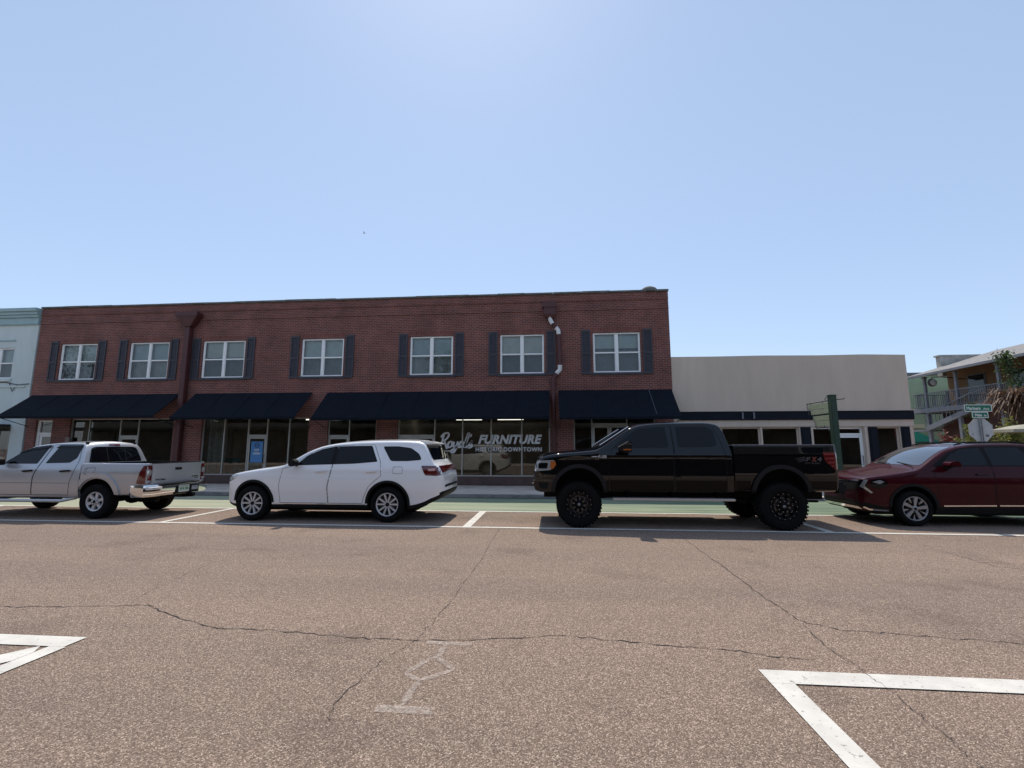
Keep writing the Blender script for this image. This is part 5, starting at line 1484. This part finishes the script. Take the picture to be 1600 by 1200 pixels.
    c.panel("grille", rpoly([(-.40,1.0),(.40,1.0),(.44,.72),(-.44,.72)],.04), 'front', M_TRIM, .008)
    # tailgate with handle, bumper, plate
    tg = c.panel("tailgate", rpoly([(-.74,.79),(.74,.79),(.74,1.235),(-.74,1.235)],.015), 'rear', M_SPAINT, .012, skirt=.02)
    c.panel("handle", rpoly([(-.10,1.07),(.10,1.07),(.10,1.13),(-.10,1.13)],.02), 'rear', M_TRIM, .022, parent=tg)
    tt = MB(); vs, fs, a, b = text_mb("TACOMA", .055, offset=.001); k = .30/(b-a)
    tt.add([(-9.227, -.66+(v[0]-a)*k, .845+v[1]) for v in vs], fs); c.part(tt, "badge", M_TRIM, tg, recalc=False)
    tt = MB(); tt.box(-9.233,-9.226,.45,.66,.875,.895); tt.box(-9.233,-9.226,.54,.66,.835,.85); c.part(tt, "badge_strip", M_TRIM, tg)
    b = MB(); hw = .945
    prof = [(.50,.0),(.49,.08),(.56,.15),(.70,.16),(.755,.14),(.76,.0)]   # (z, outward)
    path = [(-9.570,-hw+.05,0),(-9.490,-hw-.0,0),(-9.280,-hw+.03,1),(-9.230,-.74,1),(-9.215,-.55,1),(-9.215,.55,1),(-9.230,.74,1),(-9.280,hw-.03,1),(-9.490,hw,0),(-9.570,hw-.05,0)]
    vs = []
    for i, (x, y, f) in enumerate(path):
        p = Vector((x,y)); q0 = Vector(path[max(i-1,0)][:2]); q1 = Vector(path[min(i+1,len(path)-1)][:2]); d = (q1-q0).normalized(); n = Vector((d.y,-d.x))
        for z, o in prof: vs.append((x+n.x*o*(.35 if f == 0 else 1)*.75, y+n.y*o*.5*(.4 if f == 0 else 1), z))
    n = len(prof); b.add(vs, [(i*n+k,(i+1)*n+k,(i+1)*n+k+1,i*n+k+1) for i in range(len(path)-1) for k in range(n-1)])
    bo = c.part(b, "bumper", M_CHROME, smooth=50)
    m = MB(); m.box(-9.250,-9.105,-.58,.58,.70,.765); m.box(-9.250,-9.095,-.20,.56,.50,.701); m.box(-9.230,-9.060,.32,.42,.40,.49); c.part(m, "bumper_step", M_TRIM, bo, bevel=.01)
    m = MB(); m.box(-9.094,-9.085,-.10,.22,.535,.695,0); m.box(-9.085,-9.084,-.07,-.01,.585,.645,1); m.box(-9.085,-9.084,.01,.06,.585,.645,1); m.box(-9.085,-9.084,.09,.19,.585,.645,1); m.box(-9.085,-9.084,-.06,.18,.665,.68,1)
    c.part(m, "licence_plate", [M_PLATE, M_PLATEG])
    m = MB(); m.box(-9.094,-9.087,.30,.52,.56,.67); c.part(m, "hitch_cover", M_CHROME, bo, bevel=.01)
    u = MB(); u.box(-14.1,-9.330,-.48,-.36,.42,.54); u.box(-14.1,-9.330,.36,.48,.42,.54); u.tube([(-10.42,-.8,.38),(-10.42,.8,.38)],.055,8); u.tube([(-13.66,-.8,.39),(-13.66,.8,.39)],.05,8)
    u.lathe([(.01,-.14),(.12,-.10),(.14,0),(.12,.10),(.01,.14)],(-10.42,.05,.38),'x',14); u.box(-9.75,-9.330,-.3,.3,.40,.52); u.tube([(-10.3,.55,.40),(-9.6,.62,.38),(-9.280,.62,.40)],.04,8)
    u.box(-11.0,-10.7,-.8,.8,.5,.7); u.lathe([(.01,-.25),(.10,-.22),(.10,.22),(.01,.25)],(-9.62,-.35,.42),'x',12); c.part(u, "chassis", M_UNDER)
    def rimfn(r, x, yo, z, rim, sg):
        ring(r,x,yo,z,sg,rim,.028)
        for k in range(6): spoke(r,x,yo,z,sg,2*pi*k/6+.3,.05,rim-.015,.060,.088,-.020,-.014,th=.04)
        hub(r,x,yo,z,sg,.085,0,-.012); hub(r,x,yo,z,sg,.035,1,.004)
        for k in range(6): 
            a = 2*pi*k/6+.3; r.lathe([(.001,.006),(.010,.004),(.010,-.02)],(x+.066*cos(a),yo,z+.066*sin(a)),'y',8,mi=1,sgn=sg)
        return [M_RIMSIL, M_TRIM]
    for hx, hz in hubs:
        for s in (-1, 1): wheel(c, hx, hz, .39, .25, .215, (s*.93, s), rimfn)
silver_pickup()

# ------------------------------------------------------------------ BLACK LIFTED PICKUP
M_KPAINT = carpaint("black_car_paint", (.0022,.0024,.0036), rough=.10, spec=.0)
M_KLOW = mat("lower_reflection_brown", (.0065,.005,.0045), .3, spec=.08, coat=.10)  # brown tint puts the road's reflection into the lower sides' colour
M_FLARE = mat("grey_black_flare", (.011,.011,.0125), .6, spec=.25)
def black_pickup():
    c = Car("black_pickup", "lifted black crew-cab pickup on oversized knobbly tyres, parked beside the directory sign", "pickup truck", 2.6, 10.72)
    top = [(-.40,1.02),(-.37,1.25),(-.30,1.40),(-.18,1.475),(.10,1.53),(.60,1.575),(.88,1.605),(1.0,1.66),(1.62,2.06),(1.85,2.135),(2.4,2.175),(3.1,2.18),(3.36,2.15),(3.45,2.10),(3.585,1.63),(3.60,1.5)]
    bot = [(-.40,.92),(-.3,.80),(.0,.70),(3.60,.70)]
    plan = [(-.40,.80),(-.36,.90),(-.25,.95),(.0,.985),(.5,1.0),(3.60,1.0)]
    inset = [(.69,.05),(.76,.025),(.92,.008),(.955,.0),(1.15,.0),(1.38,.012),(1.44,.0),(1.50,.012),(1.54,.045),(1.58,.06),(1.85,.155),(2.04,.225),(2.2,.29)]
    mb = loft(-.40, 3.60, top, bot, plan, inset, 1.52, [(-.4,.06),(.8,.09),(1.2,.06),(1.8,.11),(3.6,.11)], crown=.045)
    bedm, cav = bed_shell(c, 3.625, 5.60, .72, 1.655, 1.0, floor=1.27, inset=.02)
    c.set_bvh(mb, bedm)
    body = c.part(mb, "cab", M_KPAINT, smooth=38); bed = c.part(bedm, "cargo_bed", M_KPAINT, smooth=38)
    HZ = .465; hubs = (.52, 4.50)
    cut(body, [local(cyl(.53,.70,.50,s*.5,s*1.3), c) for s in (-1,1)], M_UNDER)
    cut(bed, [local(cav, c)] + [local(cyl(4.50,.72,.50,s*.60,s*1.3), c) for s in (-1,1)], M_UNDER)
    for s in (-1, 1):
        fd = [(1.16,.73),(1.14,1.1),(1.17,1.48),(1.22,1.575),(1.62,1.97),(1.80,2.055),(2.44,2.09),(2.46,1.6),(2.43,1.1),(2.44,.73)]
        rd = [(2.46,.73),(2.45,1.1),(2.48,1.6),(2.465,2.09),(3.28,2.085),(3.42,1.72),(3.47,1.5),(3.47,.73)]
        sm = MB()
        for P in (fd, rd): c.seam(sm, P+[P[0]], sgn=s, w=.011)
        c.part(sm, "door_gap", M_UNDER, body, recalc=False)
        for H in (fd, rd):
            d = c.panel("door", H, 'side', M_KPAINT, .0012, s, skirt=.001)
            W = rpoly([(1.27,1.60),(1.66,1.945),(1.80,2.01),(2.34,2.045),(2.375,1.615)], .04) if H is fd else rpoly([(2.56,1.62),(2.555,2.045),(3.20,2.04),(3.30,1.96),(3.34,1.66),(3.2,1.625)], .05)
            c.panel("window", W, 'side', M_TINT, .006, s, d)
            hx = 2.12 if H is fd else 3.12
            c.panel("handle", rpoly([(hx,1.37),(hx,1.415),(hx+.24,1.425),(hx+.24,1.38)],.014), 'side', M_KPAINT, .035, s, d, grid=.03)
            L = [(1.165,.735),(1.155,.955),(2.425,.955),(2.43,.735)] if H is fd else [(2.47,.735),(2.465,.955),(3.46,.955),(3.46,.735)]
            c.panel("lower_panel", L, 'side', M_KLOW, .005, s, d)
        c.panel("lower_panel", [(1.04,.735),(1.04,.93),(1.135,.955),(1.14,.735)], 'side', M_KLOW, .004, s, body)
        for P in ([(3.64,.75),(3.64,.955),(3.92,.955),(3.92,.75)], [(5.06,.76),(5.04,.955),(5.55,.955),(5.55,.78)]): c.panel("lower_panel", P, 'side', M_KLOW, .004, s, bed)
        for hx in (.53, 4.50):
            P = arc(hx,.70,.575,-.02,pi+.02,30)+list(reversed(arc(hx,.70,.495,-.02,pi+.02,30)))
            c.panel("arch_flare", P, 'side', M_FLARE, .05, s, bed if hx > 3 else body, grid=.04, skirt=.06)
        # lamps
        hl = c.panel("headlight", rpoly([(-.37,1.34),(.02,1.355),(.05,1.31),(-.04,1.15),(-.36,1.12)],.03), 'side', M_CLEARL, .008, s)
        c.panel("indicator", rpoly([(-.05,1.335),(.05,1.33),(.07,1.26),(.0,1.17),(-.055,1.18)],.02), 'side', M_AMBER, .011, s, hl)
        c.panel("lens", rpoly([(-.30,1.29),(-.10,1.30),(-.12,1.18),(-.30,1.18)],.03), 'side', M_TINT, .011, s, hl)
        y0, y1 = (-.93,-.62) if s < 0 else (.62,.93)
        c.panel("headlight", rpoly([(y0,1.12),(y1,1.12),(y1,1.34),(y0,1.34)],.03), 'front', M_CLEARL, .008)
        tl = c.panel("tail_light", rpoly([(5.31,1.525),(5.58,1.525),(5.59,1.17),(5.53,1.18),(5.36,1.33)],.02), 'side', M_REDL, .010, s)
        for a, b in ((1.46,1.495),(1.38,1.415),(1.30,1.335),(1.24,1.262)):
            xs = 5.345 if a > 1.35 else 5.40 if a > 1.28 else 5.46
            c.panel("lens", [(xs,a),(5.57,a+.01),(5.57,b),(xs,b)], 'side', M_REDL2, .013, s, tl)
        c.panel("lens", [(5.565,1.20),(5.585,1.20),(5.58,1.50),(5.56,1.50)], 'side', M_CLEARL, .014, s, tl)
        # decals on the bed side and the fender badge
        if s < 0:
            dc = MB(); yy = -1.0-.006
            for i in range(3): dc.add([(4.80+.02*i,yy,1.395-.03*i),(4.98,yy,1.43-.03*i),(4.98,yy,1.415-.03*i),(4.80+.02*i,yy,1.388-.03*i)], [(0,1,2,3)], 0)
            text_on(dc, "F", 4.99, 5.08, yy, 1.345, .11, shear=.15, offset=.004, mi=0)
            text_on(dc, "X", 5.09, 5.20, yy-.002, 1.338, .125, shear=.15, offset=.006, mi=1)
            text_on(dc, "4", 5.20, 5.29, yy, 1.345, .11, shear=.15, offset=.004, mi=0)
            text_on(dc, "OFF ROAD", 4.97, 5.25, yy, 1.29, .04, mi=0)
            c.part(dc, "decal", [mat("silver_grey_decal",(.065,.065,.07),.4), mat("red_decal",(.15,.03,.024),.4)], bed, recalc=False)
            bg = MB(); yy = -1.0-.008
            text_on(bg, "F-150", .93, 1.10, yy, 1.40, .075, shear=.2, offset=.003); bg.box(.80,.92,yy-.004,yy+.02,1.418,1.436); c.part(bg, "badge", M_RIMSIL, body, recalc=False)
        # big tow mirrors with a lamp strip
        m = MB(); my = s*1.17
        m.prism(rpoly([(1.33,1.55),(1.31,1.62),(1.52,1.735),(1.57,1.73),(1.575,1.52),(1.43,1.515)],.03), 'y', my-.12, my+.12); mo = c.part(m, "mirror", M_TRIM, bevel=.02, smooth=45)
        m = MB(); m.bar((1.42,s*.94,1.60),(1.42,s*1.08,1.62),.10,.06); m.bar((1.40,s*1.16+s*.125,1.63),(1.54,s*1.16+s*.125,1.70),.012,.02); c.part(m, "mirror_arm", M_TRIM, mo)
        m = MB(); m.box(1.40,1.555,my+s*.10,my+s*.131,1.560,1.585); c.part(m, "indicator", M_AMBER, mo)
        m = MB(); m.box(1.44,1.56,my+s*.10,my+s*.131,1.675,1.69); c.part(m, "chrome_strip", M_CHROME, mo)
        # running board
        m = MB(); m.box(1.20,3.60,s*.80,s*1.03,.555,.60); r1 = c.part(m, "running_board", mat("brushed_step",(.55,.56,.58),.35,metal=.7), bevel=.012)
        m = MB()
        for x in (1.5,2.4,3.3): m.bar((x,s*.5,.70),(x,s*.85,.58),.06,.03)
        c.part(m, "bracket", M_UNDER, r1)
        c.panel("rail_cap", [(3.66,1.637),(3.66,1.652),(5.56,1.652),(5.56,1.637)], 'side', M_TRIM, .008, s, bed)
    rc = MB()
    for s in (-1,1): rc.box(3.64,5.58,s*.87,s*.965,1.658,1.672)
    rc.box(5.53,5.59,-.865,.865,1.658,1.672); c.part(rc, "rail_cap", mat("grey_rail_cap",(.30,.30,.31),.45), bed, bevel=.004)  # rail caps a lighter grey than the black bed
    c.panel("windscreen", rpoly([(-.78,1.70),(.78,1.70),(.66,2.06),(-.66,2.06)],.06), 'front', M_TINT, .006)
    c.panel("rear_window", rpoly([(-.74,1.70),(.74,1.70),(.66,2.04),(-.66,2.04)],.05), 'rear', M_TINT, .006)
    c.panel("grille", rpoly([(-.58,1.06),(.58,1.06),(.60,1.40),(-.60,1.40)],.04), 'front', M_TRIM, .02)
    # A-pillar bright line and wipers
    for s in (-1,1):
        m = MB(); m.tube([(.98,s*.86,1.655),(1.60,s*.735,2.045)],.014,6); c.part(m, "pillar_trim", M_CHROME, body, smooth=40)
    m = MB(); m.tube([(.93,-.55,1.64),(1.05,-.1,1.70)],.010,6); m.tube([(.93,.1,1.645),(1.05,.55,1.70)],.010,6); m.tube([(.86,-.80,1.60),(.875,-.80,1.69)],.006,6); c.part(m, "wiper", M_TRIM, body)
    # front bumper, tow hooks, brush bar
    b = MB(); b.prism(rpoly([(-.385,.98),(-.40,.86),(-.375,.74),(-.25,.70),(.02,.71),(.02,.95),(-.1,.99)],.03), 'y', -.98, .98); bo = c.part(b, "front_bumper", M_KPAINT, bevel=.03, smooth=45)
    b = MB(); b.prism(rpoly([(-.30,.90),(-.28,.78),(-.12,.76),(-.09,.90)],.03), 'y', -.995, .995); c.part(b, "fog_light_recess", M_UNDER, bo)
    b = MB(); 
    for s in (-1,1): b.tube([(-.38,s*.45,.84),(-.45,s*.45,.83),(-.45,s*.45,.77),(-.38,s*.45,.76)],.018,8)
    c.part(b, "tow_hook", M_RIMDK, bo, smooth=40)
    b = MB(); b.box(5.55,5.76,-.94,.94,.72,.94); rb = c.part(b, "rear_bumper", M_TRIM, bevel=.04, smooth=45)
    c.panel("tailgate", rpoly([(-.78,1.0),(.78,1.0),(.78,1.63),(-.78,1.63)],.02), 'rear', M_KPAINT, .012, skirt=.02)
    u = MB()
    for s in (-1,1): u.box(-.2,5.5,s*.40,s*.52,.56,.72); u.tube([(.52,s*.30,.50),(1.9,s*.34,.62)],.03,6); u.box(3.7,5.4,s*.48,s*.55,.50,.54)
    u.tube([(.52,-.85,HZ),(.52,.85,HZ)],.06,8); u.tube([(4.5,-.85,HZ),(4.5,.85,HZ)],.07,8); u.lathe([(.01,-.2),(.15,-.12),(.17,0),(.15,.12),(.01,.2)],(4.5,.05,HZ),'x',14)
    u.lathe([(.01,-.2),(.13,-.12),(.14,0),(.13,.12),(.01,.2)],(.52,-.2,HZ),'x',14); u.tube([(1.8,0,.62),(4.4,.03,.50)],.045,8); u.box(1.5,2.3,-.35,.3,.52,.75); c.part(u, "chassis", M_UNDER)
    def rimfn(r, x, yo, z, rim, sg):
        ring(r,x,yo,z,sg,rim,.035)
        for k in range(8): spoke(r,x,yo,z,sg,2*pi*k/8+.2,.07,rim-.02,.052,.066,-.030,-.008,th=.04)
        hub(r,x,yo,z,sg,.075,0,-.004); hub(r,x,yo,z,sg,.030,2,.012)
        for k in range(8):
            a = 2*pi*k/8+.2+pi/8; r.lathe([(.001,.010),(.011,.008),(.011,-.02)],(x+.105*cos(a),yo-sg*.012,z+.105*sin(a)),'y',8,mi=1,sgn=sg)
        for k in range(16):
            a = 2*pi*k/16; r.lathe([(.001,.004),(.0085,.002),(.0085,-.02)],(x+(rim-.018)*cos(a),yo,z+(rim-.018)*sin(a)),'y',7,mi=1,sgn=sg)
        for k in range(8):
            a = 2*pi*k/8+.2
            for dd in (-.016,.016): r.lathe([(.001,.004),(.008,.002),(.008,-.03)],(x+.17*cos(a)-dd*sin(a),yo-sg*.012,z+.17*sin(a)+dd*cos(a)),'y',7,mi=1,sgn=sg)
        return [M_RIMBLK, mat("dull_stud",(.30,.30,.30),.35,metal=.5), mat("dull_cap",(.22,.22,.22),.4,metal=.5)]
    for hx in hubs:
        for s in (-1, 1): wheel(c, hx, HZ, .450, .32, .265, (s*1.03, s), rimfn, tread=.016)
black_pickup()

# ------------------------------------------------------------------ DARK RED CROSSOVER
M_RPAINT = carpaint("dark_red_car_paint", (.042,.0024,.006), metal=.0, rough=.25, spec=.05, coat=.36)
def red_crossover():
    c = Car("red_crossover", "dark red crossover with two-tone alloy wheels, cut off by the right frame edge", "car", 8.9, 11.40)
    top = [(6.52,.76),(6.535,.90),(6.59,.975),(6.75,1.025),(7.1,1.085),(7.45,1.145),(7.62,1.18),(7.72,1.23),(8.10,1.47),(8.36,1.60),(8.65,1.675),(9.0,1.715),(9.6,1.725),(10.2,1.69),(10.65,1.61),(10.85,1.48),(11.02,1.20),(11.12,1.05),(11.18,.85)]
    bot = [(6.52,.42),(6.60,.30),(6.75,.24),(7.1,.22),(10.5,.22),(10.9,.30),(11.18,.48)]
    plan = [(6.52,.56),(6.545,.68),(6.60,.765),(6.72,.84),(6.95,.895),(7.3,.92),(7.8,.932),(10,.932),(10.6,.91),(10.9,.86),(11.18,.72)]
    inset = [(.22,.09),(.32,.05),(.42,.022),(.55,.028),(.70,.010),(.85,.0),(.95,.008),(1.08,.035),(1.15,.055),(1.20,.085),(1.45,.17),(1.60,.235),(1.74,.30)]
    mb = loft(6.52, 11.18, top, bot, plan, inset, 1.15, [(6.5,.04),(7.3,.07),(7.8,.05),(8.6,.10),(11,.08)], crown=.038)
    c.set_bvh(mb)
    for i, f in enumerate(mb.f):
        cx = sum(mb.v[j][0] for j in f)/len(f); cz = sum(mb.v[j][2] for j in f)/len(f)
        if cz < (.395 if cx > 7.0 else .30): mb.m[i] = 1
    body = c.part(mb, "body", [M_RPAINT, M_TRIM], smooth=38)
    hubs = (7.46, 10.21); HZ = .358
    cut(body, [local(cyl(hx,HZ+.03,.43,s*.55,s*1.2), c) for hx in hubs for s in (-1,1)], M_UNDER)
    for s in (-1, 1):
        c.panel("window_trim", rpoly([(7.93,1.225),(8.3,1.475),(8.55,1.585),(8.9,1.625),(9.6,1.635),(10.2,1.60),(10.5,1.50),(10.35,1.30),(9.9,1.225)],.03), 'side', M_TRIM, .004, s, body)
        fd = [(7.98,.40),(7.93,.75),(7.92,1.12),(8.02,1.21),(8.35,1.49),(8.6,1.59),(9.03,1.655),(9.06,1.2),(9.03,.75),(9.04,.40)]
        rd = [(9.06,.40),(9.045,.75),(9.08,1.2),(9.05,1.655),(9.9,1.65),(10.1,1.3),(10.02,.95),(9.8,.75),(9.7,.40)]
        sm = MB()
        for P in (fd, rd): c.seam(sm, P+[P[0]], sgn=s, w=.009)
        c.part(sm, "door_gap", M_UNDER, body, recalc=False)
        for H in (fd, rd):
            d = c.panel("door", H, 'side', M_RPAINT, .0012, s, skirt=.001)
            W = rpoly([(8.12,1.245),(8.36,1.46),(8.58,1.56),(9.0,1.61),(9.02,1.24)],.03) if H is fd else rpoly([(9.10,1.24),(9.09,1.615),(9.75,1.61),(9.92,1.30),(9.8,1.245)],.03)
            c.panel("window", W, 'side', M_TINT, .007, s, d)
            hx = 8.72 if H is fd else 9.66
            c.panel("handle", rpoly([(hx,1.045),(hx,1.075),(hx+.25,1.085),(hx+.25,1.055)],.012), 'side', M_RPAINT, .035, s, d, grid=.03)
            c.panel("door_moulding", [(8.02,.405),(8.02,.43),(9.02,.445),(9.02,.42)] if H is fd else [(9.08,.42),(9.08,.445),(9.66,.45),(9.66,.425)], 'side', M_CHROME, .012, s, d)
        c.panel("quarter_window", rpoly([(9.98,1.30),(9.85,1.60),(10.2,1.575),(10.42,1.48),(10.3,1.32)],.03), 'side', M_TINT, .007, s, body)
        for hx in hubs:
            P = arc(hx,HZ+.03,.478,-.02,pi+.02,26)+list(reversed(arc(hx,HZ+.03,.422,-.02,pi+.02,26)))
            c.panel("arch_flare", P, 'side', M_TRIM, .012, s, body, grid=.04)
        # boomerang running light, dark headlamp set behind it
        hl = c.panel("headlight", rpoly([(6.70,.915),(6.86,.965),(6.99,.90),(6.96,.80),(6.80,.745),(6.68,.80)],.02), 'side', M_TINT, .008, s)
        c.panel("lens", rpoly([(6.72,.89),(6.85,.935),(6.93,.895),(6.84,.85)],.015), 'side', M_CLEARL, .012, s, hl)
        c.panel("running_light", [(6.60,.93),(6.665,.935),(6.60,.80),(6.72,.67),(6.69,.655),(6.55,.79)], 'side', M_CLEARL, .012, s, hl)
        c.panel("bumper_trim", rpoly([(6.57,.46),(6.98,.36),(6.98,.30),(6.70,.28),(6.57,.40)],.02), 'side', M_TRIM, .008, s, body)
        c.panel("skid_strip", [(6.585,.375),(6.66,.335),(6.98,.32),(6.98,.29),(6.66,.30),(6.58,.345)], 'side', M_CHROME, .014, s, body)
        m = MB(); my = s*1.02
        m.prism(rpoly([(8.07,1.235),(8.10,1.315),(8.24,1.335),(8.30,1.29),(8.29,1.225)],.03), 'y', my-.10, my+.10); mo = c.part(m, "mirror", M_RPAINT, bevel=.025, smooth=45)
        m = MB(); m.bar((8.2,s*.86,1.19),(8.2,s*.98,1.225),.10,.04); m.box(8.10,8.285,my-.09,my+.09,1.213,1.226); c.part(m, "mirror_foot", M_TRIM, mo)
        m = MB(); m.tube([(8.62,s*.58,1.665),(8.8,s*.58,1.715),(9.6,s*.58,1.735),(10.3,s*.57,1.69),(10.45,s*.56,1.64)],.016,8); c.part(m, "roof_rail", M_TRIM, body, smooth=40)
        c.panel("tail_light", rpoly([(10.78,1.10),(11.10,1.08),(11.14,.92),(10.95,.96)],.02), 'side', M_REDL, .008, s)
        # front face, half at a time
        q = lambda P: [(y*s*-1, z) for y, z in P]
        g = c.panel("grille", q([(-.02,.87),(-.66,.885),(-.70,.80),(-.60,.71),(-.02,.69)]) if s < 0 else q([(-.02,.69),(-.60,.71),(-.70,.80),(-.66,.885),(-.02,.87)]), 'front', M_TRIM, .006)
        c.panel("grille_bar", q([(0,.905),(-.70,.925),(-.68,.89),(0,.875)]), 'front', M_CHROME, .014, parent=g)
        c.panel("lower_intake", q([(0,.49),(-.60,.49),(-.74,.37),(0,.35)]), 'front', M_TRIM, .006, parent=body)
        c.panel("skid_plate", q([(0,.36),(-.60,.36),(-.66,.31),(0,.30)]), 'front', M_CHROME, .012, parent=body)
        c.panel("headlight", q([(-.66,.93),(-.80,.93),(-.80,.74),(-.70,.72)]), 'front', M_TINT, .008)
    c.panel("windscreen", rpoly([(-.735,1.235),(.735,1.235),(.60,1.625),(-.60,1.625)],.05), 'front', M_SCREEN, .005, grid=.04)
    c.panel("licence_plate", [(-.15,.56),(.15,.56),(.15,.66),(-.15,.66)], 'front', M_TRIM, .016)
    c.panel("sunroof", rpoly([(8.75,-.50),(9.9,-.50),(9.9,.50),(8.75,.50)],.06), 'top', M_TINT, .005)
    c.panel("rear_window", rpoly([(-.60,1.50),(.60,1.50),(.66,1.22),(-.66,1.22)],.05), 'rear', M_TINT, .005)
    m = MB(); m.tube([(7.70,-.62,1.235),(7.80,-.05,1.285)],.009,6); m.tube([(7.70,.05,1.25),(7.80,.60,1.285)],.009,6); c.part(m, "wiper", M_TRIM, body)
    st = MB(); st.box(8.20,8.24,-.56,-.48,1.30,1.36)
    u = MB(); u.box(6.9,10.9,-.55,.55,.19,.26); u.tube([(7.46,-.8,HZ),(7.46,.8,HZ)],.05,8); u.tube([(10.21,-.8,HZ),(10.21,.8,HZ)],.05,8); c.part(u, "chassis", M_UNDER)
    def rimfn(r, x, yo, z, rim, sg):
        ring(r,x,yo,z,sg,rim,.02)
        for k in range(5):
            a = 2*pi*k/5+pi/2
            spoke(r,x,yo,z,sg,a-.17,.03,rim-.012,.05,.085,-.022,-.010,skew=.0)
            spoke(r,x,yo,z,sg,a+.24,.03,rim-.012,.03,.040,-.026,-.016,mi=1,skew=.10)
            spoke(r,x,yo,z,sg,a+.42,rim*.5,rim-.012,.02,.05,-.024,-.012,mi=0,skew=.05)
        hub(r,x,yo,z,sg,.055,0,-.014); hub(r,x,yo,z,sg,.03,1,-.004)
        return [mat("grey_alloy",(.34,.34,.345),.35,metal=.4), M_RIMBLK]
    for hx in hubs:
        for s in (-1, 1): wheel(c, hx, HZ, HZ, .225, .245, (s*.925, s), rimfn)
red_crossover()
